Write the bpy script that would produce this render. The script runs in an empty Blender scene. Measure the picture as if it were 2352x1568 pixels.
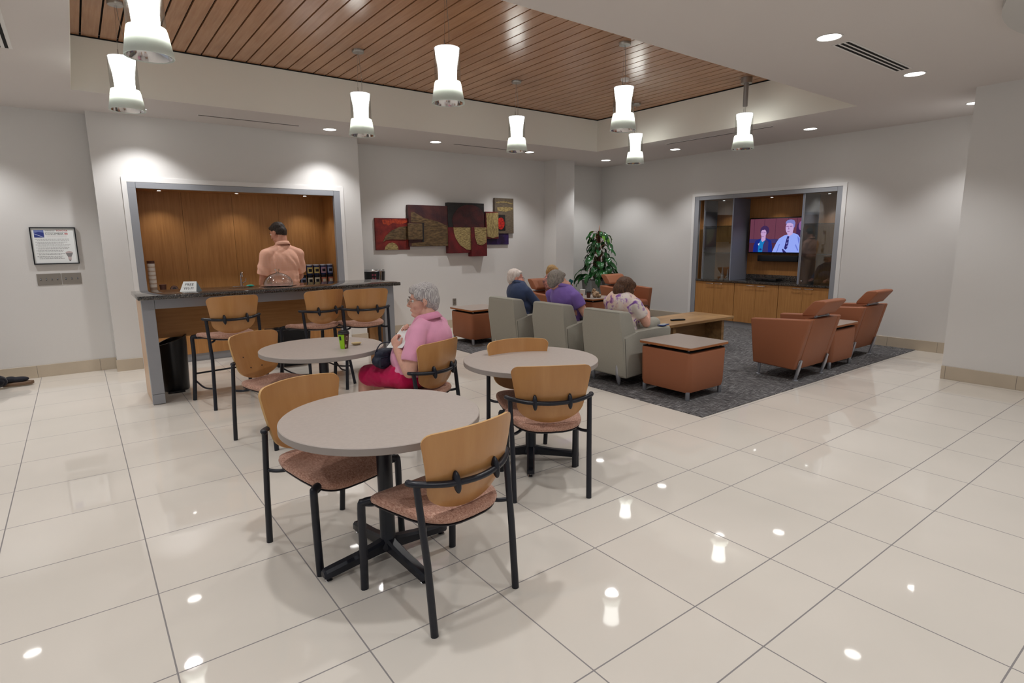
import bpy, bmesh, math, random
from mathutils import Vector, Matrix, noise
PI = math.pi
SC = bpy.context.scene
COL = SC.collection
random.seed(7)

# ------------------------------------------------------------------ camera, world, exposure
H = 1.56
yaw, pitch, roll = math.radians(53.05715), math.radians(10.05884), math.radians(-0.49924)
cd = bpy.data.cameras.new('camera'); cam = bpy.data.objects.new('camera', cd); COL.objects.link(cam)
cd.sensor_width = 36.0; cd.lens = 1315.97 * 36 / 2352; cd.clip_start = 0.05; cd.clip_end = 100
_f = Vector((math.cos(yaw)*math.cos(pitch), math.sin(yaw)*math.cos(pitch), -math.sin(pitch)))
_r = Vector((math.sin(yaw), -math.cos(yaw), 0)); _u = _r.cross(_f)
_r2 = _r*math.cos(roll) + _u*math.sin(roll); _u2 = -_r*math.sin(roll) + _u*math.cos(roll)
M = Matrix.Identity(4)
for i in range(3):
    M[i][0] = _r2[i]; M[i][1] = _u2[i]; M[i][2] = -_f[i]
M[2][3] = H
cam.matrix_world = M
SC.camera = cam

w = bpy.data.worlds.new('world'); SC.world = w; w.use_nodes = True
w.node_tree.nodes['Background'].inputs[0].default_value = (0.90, 0.93, 1.0, 1)
w.node_tree.nodes['Background'].inputs[1].default_value = 0.30

vs = SC.view_settings
SC.display_settings.display_device = 'sRGB'
vs.view_transform = 'Standard'; vs.look = 'None'; vs.gamma = 1.0; vs.use_curve_mapping = False
vs.exposure = 0.33
SC.cycles.max_bounces = 8; SC.cycles.diffuse_bounces = 4; SC.cycles.glossy_bounces = 4
SC.cycles.transmission_bounces = 6; SC.cycles.transparent_max_bounces = 12
SC.cycles.caustics_reflective = False; SC.cycles.caustics_refractive = False
SC.cycles.sample_clamp_indirect = 4.0
SC.cycles.use_denoising = True
DL_W = 56.0      # watts of a downlight
PEND_W = 46.0    # watts thrown down by a pendant
PEND_E = 6.5     # glow of a pendant's opal core

# ------------------------------------------------------------------ helpers
def lin(c):
    c = c/255.0
    return c/12.92 if c <= 0.04045 else ((c+0.055)/1.055)**2.4
def S(r, g, b): return (lin(r), lin(g), lin(b), 1.0)

_mats = {}
def mat(name, col=(0.8, 0.8, 0.8, 1), rough=0.6, metal=0.0, spec=0.5, emis=None, es=0.0, trans=0.0, ior=1.45,
        bump=0.0, bscale=60.0, var=0.0, vscale=8.0, stretch=(1, 1, 1), col2=None, coat=0.0, alpha=1.0, sheen=0.0):
    """principled material with an optional noise variation of colour and bump, object coordinates"""
    if name in _mats: return _mats[name]
    m = bpy.data.materials.new(name); m.use_nodes = True
    nt = m.node_tree; b = nt.nodes['Principled BSDF']
    b.inputs['Base Color'].default_value = col
    b.inputs['Roughness'].default_value = rough
    b.inputs['Metallic'].default_value = metal
    b.inputs['Specular IOR Level'].default_value = spec
    b.inputs['Transmission Weight'].default_value = trans
    b.inputs['IOR'].default_value = ior
    b.inputs['Coat Weight'].default_value = coat
    b.inputs['Coat Roughness'].default_value = 0.1
    b.inputs['Alpha'].default_value = alpha
    b.inputs['Sheen Weight'].default_value = sheen
    if emis:
        b.inputs['Emission Color'].default_value = emis; b.inputs['Emission Strength'].default_value = es
    if var or bump or col2:
        tc = nt.nodes.new('ShaderNodeTexCoord'); mp = nt.nodes.new('ShaderNodeMapping')
        mp.inputs['Scale'].default_value = stretch
        nt.links.new(tc.outputs['Object'], mp.inputs['Vector'])
    if var or col2:
        n = nt.nodes.new('ShaderNodeTexNoise'); n.inputs['Scale'].default_value = vscale; n.inputs['Detail'].default_value = 5
        nt.links.new(mp.outputs[0], n.inputs['Vector'])
        r = nt.nodes.new('ShaderNodeValToRGB')
        c2 = col2 or tuple(max(0, c*(1-var)) for c in col[:3]) + (1,)
        c1 = col if col2 else tuple(min(1, c*(1+var)) for c in col[:3]) + (1,)
        r.color_ramp.elements[0].position = 0.35; r.color_ramp.elements[1].position = 0.65
        r.color_ramp.elements[0].color = c2; r.color_ramp.elements[1].color = c1
        nt.links.new(n.outputs['Fac'], r.inputs['Fac']); nt.links.new(r.outputs['Color'], b.inputs['Base Color'])
    if bump:
        n2 = nt.nodes.new('ShaderNodeTexNoise'); n2.inputs['Scale'].default_value = bscale; n2.inputs['Detail'].default_value = 3
        nt.links.new(mp.outputs[0], n2.inputs['Vector'])
        bp = nt.nodes.new('ShaderNodeBump'); bp.inputs['Strength'].default_value = bump; bp.inputs['Distance'].default_value = 0.01
        nt.links.new(n2.outputs['Fac'], bp.inputs['Height']); nt.links.new(bp.outputs[0], b.inputs['Normal'])
    _mats[name] = m
    return m

def node_mat(name):
    m = bpy.data.materials.new(name); m.use_nodes = True; _mats[name] = m
    return m, m.node_tree, m.node_tree.nodes['Principled BSDF']

def wood(name, c1, c2, rough=0.4, axis=2, fine=38.0, coat=0.0, spec=0.4, contrast=(0.3, 0.7)):
    """straight-grained veneer: noise stretched along one object axis"""
    if name in _mats: return _mats[name]
    m, nt, b = node_mat(name)
    tc = nt.nodes.new('ShaderNodeTexCoord'); mp = nt.nodes.new('ShaderNodeMapping')
    s = [1.0, 1.0, 1.0]; s[axis] = 0.05
    mp.inputs['Scale'].default_value = s
    nt.links.new(tc.outputs['Object'], mp.inputs['Vector'])
    n = nt.nodes.new('ShaderNodeTexNoise'); n.inputs['Scale'].default_value = fine; n.inputs['Detail'].default_value = 6; n.inputs['Roughness'].default_value = 0.6
    n3 = nt.nodes.new('ShaderNodeTexNoise'); n3.inputs['Scale'].default_value = 2.2; n3.inputs['Detail'].default_value = 2
    nt.links.new(mp.outputs[0], n.inputs['Vector']); nt.links.new(tc.outputs['Object'], n3.inputs['Vector'])
    ad = nt.nodes.new('ShaderNodeMath'); ad.operation = 'MULTIPLY_ADD'; ad.inputs[1].default_value = 0.3
    nt.links.new(n3.outputs['Fac'], ad.inputs[0]); 
    ml = nt.nodes.new('ShaderNodeMath'); ml.operation = 'MULTIPLY'; ml.inputs[1].default_value = 0.72
    nt.links.new(n.outputs['Fac'], ml.inputs[0]); nt.links.new(ml.outputs[0], ad.inputs[2])
    r = nt.nodes.new('ShaderNodeValToRGB')
    r.color_ramp.elements[0].position = contrast[0]; r.color_ramp.elements[1].position = contrast[1]
    r.color_ramp.elements[0].color = c2; r.color_ramp.elements[1].color = c1
    nt.links.new(ad.outputs[0], r.inputs['Fac']); nt.links.new(r.outputs['Color'], b.inputs['Base Color'])
    b.inputs['Roughness'].default_value = rough; b.inputs['Specular IOR Level'].default_value = spec
    b.inputs['Coat Weight'].default_value = coat; b.inputs['Coat Roughness'].default_value = 0.15
    return m

def granite(name):
    m, nt, b = node_mat(name)
    tc = nt.nodes.new('ShaderNodeTexCoord')
    v = nt.nodes.new('ShaderNodeTexVoronoi'); v.inputs['Scale'].default_value = 240
    n = nt.nodes.new('ShaderNodeTexNoise'); n.inputs['Scale'].default_value = 90; n.inputs['Detail'].default_value = 4
    nt.links.new(tc.outputs['Object'], v.inputs['Vector']); nt.links.new(tc.outputs['Object'], n.inputs['Vector'])
    mx = nt.nodes.new('ShaderNodeMix'); mx.data_type = 'RGBA'; mx.inputs[0].default_value = 0.5
    nt.links.new(v.outputs['Color'], mx.inputs[6]); nt.links.new(n.outputs['Fac'], mx.inputs[7])
    r = nt.nodes.new('ShaderNodeValToRGB')
    e = r.color_ramp.elements
    e[0].position = 0.38; e[0].color = S(22, 20, 20); e[1].position = 0.72; e[1].color = S(128, 122, 114)
    e.new(0.55).color = S(62, 56, 52)
    nt.links.new(mx.outputs[2], r.inputs['Fac']); nt.links.new(r.outputs['Color'], b.inputs['Base Color'])
    b.inputs['Roughness'].default_value = 0.06; b.inputs['Specular IOR Level'].default_value = 0.6
    return m

# -- mesh building
def V(*a): return Vector(a)

def add_box(bm, x0, x1, y0, y1, z0, z1, bev=0.0, seg=2, mtx=None, mi=0):
    vs_ = [bm.verts.new((x, y, z)) for x in (x0, x1) for y in (y0, y1) for z in (z0, z1)]
    idx = [(0, 1, 3, 2), (4, 6, 7, 5), (0, 4, 5, 1), (2, 3, 7, 6), (0, 2, 6, 4), (1, 5, 7, 3)]
    fs = [bm.faces.new([vs_[i] for i in f]) for f in idx]
    for f in fs: f.material_index = mi
    if mtx is not None: bmesh.ops.transform(bm, matrix=mtx, verts=vs_)
    if bev > 0:
        es = list({e for f in fs for e in f.edges})
        r = bmesh.ops.bevel(bm, geom=es, offset=bev, segments=seg, profile=0.5, affect='EDGES')
        for f in r['faces']: f.material_index = mi
    return bm

def add_prism(bm, poly, a0, a1, axis='z', bev=0.0, seg=2, mi=0, mtx=None):
    """poly of 2d points extruded along an axis. z: (x,y); y: (x,z); x: (y,z)"""
    def P(p, a):
        return {'z': (p[0], p[1], a), 'y': (p[0], a, p[1]), 'x': (a, p[0], p[1])}[axis]
    A = [bm.verts.new(P(p, a0)) for p in poly]; B = [bm.verts.new(P(p, a1)) for p in poly]
    n = len(poly); fs = [bm.faces.new(A[::-1]), bm.faces.new(B)]
    for i in range(n): fs.append(bm.faces.new((A[i], A[(i+1) % n], B[(i+1) % n], B[i])))
    for f in fs: f.material_index = mi
    if mtx is not None: bmesh.ops.transform(bm, matrix=mtx, verts=A+B)
    if bev > 0:
        es = list({e for f in fs for e in f.edges})
        r = bmesh.ops.bevel(bm, geom=es, offset=bev, segments=seg, profile=0.5, affect='EDGES')
        for f in r['faces']: f.material_index = mi
    return bm

def rings(bm, rs, close=True, cap=True, mi=0):
    """loft a list of rings (lists of points)"""
    R = [[bm.verts.new(p) for p in r] for r in rs]
    n = len(R[0])
    for a, b in zip(R[:-1], R[1:]):
        for i in range(n if close else n-1):
            f = bm.faces.new((a[i], a[(i+1) % n], b[(i+1) % n], b[i])); f.material_index = mi
    if cap and close:
        f = bm.faces.new(R[0][::-1]); f.material_index = mi
        f = bm.faces.new(R[-1]); f.material_index = mi
    return R

def add_lathe(bm, prof, n=24, c=(0, 0, 0), cap=True, mi=0, mtx=None):
    rs = []
    for r, z in prof:
        r = max(r, 1e-4)
        ring = [Vector((c[0]+r*math.cos(2*PI*i/n), c[1]+r*math.sin(2*PI*i/n), c[2]+z)) for i in range(n)]
        if mtx is not None: ring = [mtx @ p for p in ring]
        rs.append(ring)
    rings(bm, rs, cap=cap, mi=mi)
    return bm

def add_tube(bm, pts, r, n=10, flat=1.0, up=None, mi=0):
    """sweep a round (or flattened) section along points; r may be a list"""
    pts = [Vector(p) for p in pts]
    rr = r if isinstance(r, (list, tuple)) else [r]*len(pts)
    rs = []; prev = None
    for i, p in enumerate(pts):
        t = (pts[min(i+1, len(pts)-1)] - pts[max(i-1, 0)]).normalized()
        if prev is None:
            a = Vector(up) if up else (Vector((0, 0, 1)) if abs(t.z) < 0.9 else Vector((1, 0, 0)))
        else: a = prev
        s = t.cross(a)
        if s.length < 1e-6: s = t.cross(Vector((1, 0.3, 0)))
        s.normalize(); q = s.cross(t).normalized(); prev = q
        rs.append([p + s*(rr[i]*math.cos(2*PI*k/n)) + q*(rr[i]*flat*math.sin(2*PI*k/n)) for k in range(n)])
    rings(bm, rs, mi=mi)
    return bm

def bez(pts, n=6):
    """smooth polyline through points (Catmull-Rom)"""
    pts = [Vector(p) for p in pts]; out = []
    for i in range(len(pts)-1):
        p0 = pts[max(i-1, 0)]; p1 = pts[i]; p2 = pts[i+1]; p3 = pts[min(i+2, len(pts)-1)]
        for k in range(n):
            t = k/n
            out.append(0.5*((2*p1)+(-p0+p2)*t+(2*p0-5*p1+4*p2-p3)*t*t+(-p0+3*p1-3*p2+p3)*t**3))
    out.append(pts[-1]); return out

def mesh_obj(name, bm, mats, parent=None, smooth=None):
    bmesh.ops.recalc_face_normals(bm, faces=bm.faces)
    me = bpy.data.meshes.new(name); bm.to_mesh(me); bm.free()
    if smooth is not None:
        me.shade_smooth()
        if smooth < 179: me.set_sharp_from_angle(angle=math.radians(smooth))
    if not isinstance(mats, (list, tuple)): mats = [mats]
    for m in mats: me.materials.append(m)
    o = bpy.data.objects.new(name, me); COL.objects.link(o)
    if parent is not None: o.parent = parent
    return o
obj = mesh_obj

def B(): return bmesh.new()

def thing(name, label, cat, loc=(0, 0, 0), rz=0.0, group=None):
    o = bpy.data.objects.new(name, None); COL.objects.link(o)
    o.empty_display_size = 0.1
    o.location = loc; o.rotation_euler = (0, 0, rz)
    o['label'] = label; o['category'] = cat
    if group: o['group'] = group
    return o
def tag(o, label, cat, group=None):
    o['label'] = label; o['category'] = cat
    if group: o['group'] = group
    return o
def struct(name, bm, m, parent=None, smooth=None):
    o = mesh_obj(name, bm, m, parent, smooth); o['kind'] = 'structure'; return o

def dup(root, loc, rz, label=None, group=None):
    r = root.copy(); COL.objects.link(r)
    r.location = loc; r.rotation_euler = (0, 0, rz)
    if label: r['label'] = label
    if group: r['group'] = group
    for ch in list(root.children):
        c = ch.copy(); COL.objects.link(c); c.parent = r
        for g in list(ch.children):
            d = g.copy(); COL.objects.link(d); d.parent = c
    return r

def box_obj(name, m, parent, *a, **k):
    bm = B(); add_box(bm, *a, **k); return mesh_obj(name, bm, m, parent, smooth=30 if k.get('bev') else None)

def text_mesh(bm, s, size, mtx, mi=0, extrude=0.0, align='LEFT', bold=0.0, xscale=1.0):
    """flat or slightly raised lettering added to a bmesh"""
    cu = bpy.data.curves.new('lettering', 'FONT'); cu.body = s; cu.size = size; cu.align_x = align
    cu.extrude = extrude; cu.offset = bold; cu.resolution_u = 3
    ob = bpy.data.objects.new('lettering', cu); COL.objects.link(ob)
    dg = bpy.context.evaluated_depsgraph_get()
    me = bpy.data.meshes.new_from_object(ob.evaluated_get(dg))
    n0 = len(bm.verts); f0 = len(bm.faces)
    bm.from_mesh(me); bm.verts.ensure_lookup_table(); bm.faces.ensure_lookup_table()
    nv = bm.verts[n0:]
    for v in nv: v.co.x *= xscale
    bmesh.ops.transform(bm, matrix=mtx, verts=nv)
    for f in bm.faces[f0:]: f.material_index = mi
    bpy.data.objects.remove(ob); bpy.data.meshes.remove(me); bpy.data.curves.remove(cu)
    return bm

def frame_mtx(origin, xdir, ydir):
    x = Vector(xdir).normalized(); y = Vector(ydir).normalized(); z = x.cross(y)
    m = Matrix.Identity(4)
    for i in range(3): m[i][0] = x[i]; m[i][1] = y[i]; m[i][2] = z[i]; m[i][3] = origin[i]
    return m
# ------------------------------------------------------------------ materials of the room
PAINT = mat('wall_paint', S(214, 211, 207), 0.75, bump=0.05, bscale=120)
CEIL = mat('ceiling_paint', S(214, 208, 204), 0.85, bump=0.04, bscale=120)
COVE = mat('cove_paint', S(230, 227, 218), 0.8)
TRIMW = mat('trim_paint', S(226, 224, 221), 0.5)
GREYM = mat('grey_laminate', S(154, 156, 161), 0.42, metal=0.15, spec=0.4)
BASET = mat('baseboard_tile', S(188, 174, 154), 0.35, var=0.05, vscale=3)
GROUT = mat('grout', S(138, 133, 131), 0.8)
BLACKGAP = mat('black_gap', S(14, 12, 11), 0.9)
PLANK = wood('ceiling_plank_wood', S(186, 138, 102), S(156, 110, 76), rough=0.24, axis=1, fine=42, spec=0.6)
PLANKEDGE = mat('plank_edge', S(110, 66, 34), 0.6)
CABW = wood('cabinet_veneer', S(188, 136, 80), S(158, 109, 60), rough=0.42, axis=2, fine=46)
CABWX = wood('cabinet_veneer_horizontal', S(192, 140, 86), S(162, 112, 64), rough=0.42, axis=0, fine=46)
GRAN = granite('granite')
CHROME = mat('chrome', S(210, 210, 212), 0.12, metal=1.0)
STEEL = mat('brushed_steel', S(170, 166, 160), 0.35, metal=1.0)
ALU = mat('satin_aluminium', S(176, 178, 184), 0.38, metal=0.75)
GLASS = mat('clear_glass', (1, 1, 1, 1), 0.02, trans=1.0, ior=1.3, spec=0.5)
LENS = mat('lamp_lens', (1, 1, 1, 1), 0.5, emis=(1.0, 0.98, 0.95, 1), es=8.0)

# floor: one mesh of separate polished tiles in a grout bed
m, nt, b = node_mat('polished_tile')
tc = nt.nodes.new('ShaderNodeTexCoord')
n1 = nt.nodes.new('ShaderNodeTexNoise'); n1.inputs['Scale'].default_value = 0.9; n1.inputs['Detail'].default_value = 3
n2 = nt.nodes.new('ShaderNodeTexNoise'); n2.inputs['Scale'].default_value = 160; n2.inputs['Detail'].default_value = 2
nt.links.new(tc.outputs['Object'], n1.inputs['Vector']); nt.links.new(tc.outputs['Object'], n2.inputs['Vector'])
rp = nt.nodes.new('ShaderNodeValToRGB')
rp.color_ramp.elements[0].position = 0.3; rp.color_ramp.elements[0].color = S(212, 205, 194)
rp.color_ramp.elements[1].position = 0.7; rp.color_ramp.elements[1].color = S(222, 214, 203)
nt.links.new(n1.outputs['Fac'], rp.inputs['Fac']); nt.links.new(rp.outputs['Color'], b.inputs['Base Color'])
b.inputs['Roughness'].default_value = 0.035; b.inputs['Specular IOR Level'].default_value = 0.5; b.inputs['IOR'].default_value = 1.5
TILE = m
bm = B()
xs = [-4.144 + 0.6105*k for k in range(29)]
ys = [-3.5 + 0.61*k for k in range(7)] + [0.391, 1.002, 1.313, 1.915, 2.236] + [2.236+0.6095*k for k in range(1, 13)]
XL = [x for x in xs if x < 13.2]; YL = ys
g = 0.003
def strip(vals):
    out = []
    for i, v in enumerate(vals):
        out.append((v-g, v+g, True))
        if i < len(vals)-1: out.append((v+g, vals[i+1]-g, False))
    return out
sx, sy = strip(XL), strip(YL)
gx = [a[0] for a in sx] + [sx[-1][1]]; gy = [a[0] for a in sy] + [sy[-1][1]]
grid = [[bm.verts.new((x, y, 0)) for y in gy] for x in gx]
for i, a in enumerate(sx):
    for j, c in enumerate(sy):
        f = bm.faces.new((grid[i][j], grid[i+1][j], grid[i+1][j+1], grid[i][j+1])); f.material_index = 1 if (a[2] or c[2]) else 0
floor = struct('floor', bm, [TILE, GROUT])

# ------------------------------------------------------------------ walls
ZC, ZW = 3.057, 3.579
def wall_boxes(name, boxes, m=PAINT):
    bm = B()
    for bx in boxes: add_box(bm, *bx)
    return struct(name, bm, m)
wall_boxes('wall_left', [(-4.14, 0.27, 8.68, 8.95, 0, ZC)])
# serving alcove wall with its opening x .587..3.20, z 0..2.285
wall_boxes('wall_alcove', [(0.27, 0.585, 8.45, 9.3, 0, ZC), (3.205, 3.52, 8.45, 9.3, 0, ZC), (0.585, 3.205, 8.45, 9.3, 2.287, ZC), (0.585, 3.205, 9.14, 9.3, 0, 2.287)])
wall_boxes('wall_back', [(3.52, 7.50, 8.88, 9.3, 0, ZC), (7.97, 9.2, 8.98, 9.3, 0, ZC)])
wall_boxes('wall_pier', [(7.50, 7.97, 8.52, 9.3, 0, ZC)])
# media wall x = 9.2, opening y 4.03..6.595
wall_boxes('wall_media', [(9.2, 9.9, 6.595, 9.3, 0, ZC), (9.2, 9.9, 2.0, 4.03, 0, ZC), (9.2, 9.9, 4.03, 6.595, 2.305, ZC), (9.75, 9.9, 4.03, 6.595, 0, 2.305)])
wall_boxes('wall_right', [(7.555, 9.9, -3.5, 2.1, 0, ZC)])

# trim around the two openings
bm = B()
for bx in [(0.535, 0.587, 8.436, 8.452, 0, 2.3445), (3.203, 3.258, 8.436, 8.452, 0, 2.3445), (0.5871, 3.2029, 8.436, 8.452, 2.288, 2.3445)]: add_box(bm, *bx)
struct('trim_1', bm, TRIMW)
bm = B()
for bx in [(9.184, 9.202, 6.596, 6.65, 0, 2.355), (9.184, 9.202, 3.972, 4.03, 0, 2.355), (9.184, 9.202, 4.0301, 6.5959, 2.3055, 2.355)]: add_box(bm, *bx)
struct('trim_2', bm, TRIMW)

# baseboards of separate tiles, 0.61 long
def baseboard(name, p0, p1, nrm, hgt=0.145, off=0.0, th=0.013, L=0.61):
    bm = B(); d = Vector(p1)-Vector(p0); n = d.length; d.normalize(); nv = Vector(nrm)
    t = -off
    while t < n:
        a = max(t+0.0015, 0); b_ = min(t+L-0.0015, n)
        if b_ - a > 0.01:
            q = Vector(p0)+d*a; r = Vector(p0)+d*b_
            pts = [q, r, r+nv*th, q+nv*th]
            add_prism(bm, [(p.x, p.y) for p in pts], 0.0, hgt, bev=0.0015, seg=1)
        t += L
    # grout backing
    q = Vector(p0); r = Vector(p1); pts = [q, r, r+nv*(th-0.003), q+nv*(th-0.003)]
    add_prism(bm, [(p.x, p.y) for p in pts], 0, hgt-0.002, mi=1)
    return struct(name, bm, [BASET, GROUT])
baseboard('baseboard_left', (-4, 8.68), (0.268, 8.68), (0, -1), off=0.17)
baseboard('baseboard_alcove', (0.256, 8.45), (0.533, 8.45), (0, -1), off=0.32)
baseboard('baseboard_alcove_right', (3.26, 8.45), (3.53, 8.45), (0, -1))
baseboard('baseboard_back', (3.52, 8.88), (7.50, 8.88), (0, -1), off=0.2)
baseboard('baseboard_pier', (7.487, 8.52), (7.983, 8.52), (0, -1))
baseboard('baseboard_pier_side', (7.50, 8.52), (7.50, 8.88), (-1, 0))
baseboard('baseboard_media', (9.2, 6.66), (9.2, 8.98), (-1, 0), off=0.3)
baseboard('baseboard_media_right', (9.2, 2.1), (9.2, 3.965), (-1, 0), off=0.08)
baseboard('baseboard_right', (7.555, -1.0), (7.555, 2.1), (-1, 0), off=0.60)

# ------------------------------------------------------------------ ceiling with the raised plank bay
X0, X1, Y0, Y1 = 0.146, 7.46, 3.19, 7.41
bm = B()
for bx in [(-4.14, X0, -3.5, 9.3, ZC, ZC+0.6), (X1, 9.9, -3.5, 9.3, ZC, ZC+0.6), (X0, X1, Y1, 9.3, ZC, ZC+0.6), (X0, X1, -3.5, Y0, ZC, ZC+0.6)]:
    add_box(bm, *bx)
ceiling = struct('ceiling', bm, CEIL)
bm = B(); t = 0.004
for bx in [(X0, X0+t, Y0, Y1, ZC+0.001, ZW-0.01), (X1-t, X1, Y0, Y1, ZC+0.001, ZW-0.01), (X0, X1, Y1-t, Y1, ZC+0.001, ZW-0.01), (X0, X1, Y0, Y0+t, ZC+0.001, ZW-0.01)]:
    add_box(bm, *bx)
struct('trim_3', bm, COVE)
bm = B()
add_box(bm, X0, X1, Y0, Y1, ZW+0.03, ZW+0.05, mi=1)
x = X0 - 0.02
while x < X1:
    a, b_ = max(x+0.008, X0+0.005), min(x+0.1525-0.008, X1-0.005)
    if b_ - a > 0.01: add_box(bm, a, b_, Y0+0.006, Y1-0.012, ZW, ZW+0.02, mi=0)
    x += 0.1525
add_box(bm, X0, X1, Y1-0.012, Y1-0.004, ZW-0.012, ZW+0.02, mi=1)
add_box(bm, X1-0.012, X1-0.004, Y0, Y1, ZW-0.012, ZW+0.02, mi=1)
struct('ceiling_planks', bm, [PLANK, BLACKGAP])

# ------------------------------------------------------------------ downlights
def spot(parent, loc, watts, ang=108, blend=0.6, rad=0.05, col=(0.98, 0.985, 1.0)):
    l = bpy.data.lights.new('lamp', 'SPOT'); l.energy = watts; l.spot_size = math.radians(ang); l.spot_blend = blend
    l.shadow_soft_size = rad; l.color = col
    o = bpy.data.objects.new('lamp', l); COL.objects.link(o); o.parent = parent; o.location = loc
    return o
def make_downlight(label):
    t_ = thing('downlight', label, 'ceiling light', (0, 0, ZC), 0, 'recessed ceiling downlights')
    bm = B(); add_lathe(bm, [(0.082, -0.0005), (0.095, -0.0005), (0.096, -0.004), (0.090, -0.006), (0.082, -0.003)], 32, cap=False)
    obj('trim_ring', bm, TRIMW, t_, smooth=60)
    bm = B(); add_lathe(bm, [(0.0001, -0.0012), (0.083, -0.0012)], 32, cap=False)
    obj('lens', bm, LENS, t_)
    spot(t_, (0, 0, -0.02), DL_W)
    return t_
DLS = [(-2.6, 8.0, 'above the far left of the wall, out of frame'),
       (-0.9, 8.0, 'in the soffit over the framed notice'), (0.75, 8.0, 'over the left end of the serving alcove'),
       (2.95, 8.0, 'in the soffit over the alcove right end, half behind a pendant'),
       (4.64, 8.09, 'in the soffit over the left end of the wall art'),
       (6.49, 8.09, 'in the soffit over the right end of the wall art'),
       (8.39, 8.09, 'in the back corner over the potted plant'),
       (8.39, 6.47, 'over the left end of the television alcove'),
       (8.44, 4.21, 'over the right end of the television alcove'),
       (8.42, 2.33, 'at the edge of the big white pier'),
       (6.47, 2.29, 'at the far end of the three-slot air grille'),
       (4.77, 2.29, 'at the near end of the three-slot air grille'),
       (2.9, 2.29, 'overhead, out of frame'), (0.9, 2.29, 'above the camera side of the front table, out of frame'), (-1.2, 2.29, 'left overhead, out of frame'),
       (-1.2, 4.6, 'left of the plank bay'), (-1.2, 6.4, 'left of the plank bay, further back'),
       (0.9, 0.2, 'behind the camera'), (3.3, 0.2, 'right behind the camera'), (5.6, 0.2, 'right of the camera'), (-1.2, 0.2, 'left behind the camera'),
       (2.0, -1.8, 'far behind the camera'), (5.0, -1.8, 'far behind and right of the camera')]
dl0 = None
for x, y, s in DLS:
    lab = 'round recessed downlight ' + s
    if dl0 is None: dl0 = make_downlight(lab); dl0.location = (x, y, ZC)
    else: dup(dl0, (x, y, ZC), 0, lab)

# ------------------------------------------------------------------ pendants
OPAL = mat('opal_core', (0.9, 0.9, 0.88, 1), 0.5, emis=(1.0, 0.99, 0.95, 1), es=PEND_E)
def frost_mat():
    m, nt, b = node_mat('frosted_glass')
    b.inputs['Base Color'].default_value = S(226, 232, 226)
    b.inputs['Roughness'].default_value = 0.45
    tr = nt.nodes.new('ShaderNodeBsdfTranslucent'); tr.inputs['Color'].default_value = S(226, 234, 226)
    mx = nt.nodes.new('ShaderNodeMixShader'); mx.inputs[0].default_value = 0.38
    out = nt.nodes['Material Output']
    nt.links.new(b.outputs[0], mx.inputs[1]); nt.links.new(tr.outputs[0], mx.inputs[2]); nt.links.new(mx.outputs[0], out.inputs[0])
    return m
FROST = frost_mat()
def thin_glass(name='thin_glass', tint=(0.93, 0.95, 0.94, 1), refl=0.9):
    m, nt, b = node_mat(name)
    t_ = nt.nodes.new('ShaderNodeBsdfTransparent'); t_.inputs[0].default_value = tint
    gl = nt.nodes.new('ShaderNodeBsdfGlossy'); gl.inputs['Roughness'].default_value = 0.02
    fr = nt.nodes.new('ShaderNodeLayerWeight'); fr.inputs[0].default_value = 0.5
    pw = nt.nodes.new('ShaderNodeMath'); pw.operation = 'POWER'; pw.inputs[1].default_value = 3.0
    nt.links.new(fr.outputs['Facing'], pw.inputs[0])
    ml = nt.nodes.new('ShaderNodeMath'); ml.operation = 'MULTIPLY_ADD'; ml.inputs[1].default_value = 0.5*refl; ml.inputs[2].default_value = 0.05*refl
    mx = nt.nodes.new('ShaderNodeMixShader')
    nt.links.new(pw.outputs[0], ml.inputs[0]); nt.links.new(ml.outputs[0], mx.inputs[0])
    nt.links.new(t_.outputs[0], mx.inputs[1]); nt.links.new(gl.outputs[0], mx.inputs[2])
    nt.links.new(mx.outputs[0], nt.nodes['Material Output'].inputs[0])
    return m
TGLASS = thin_glass('sleeve_glass', (0.84, 0.86, 0.85, 1), 1.9)
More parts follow.
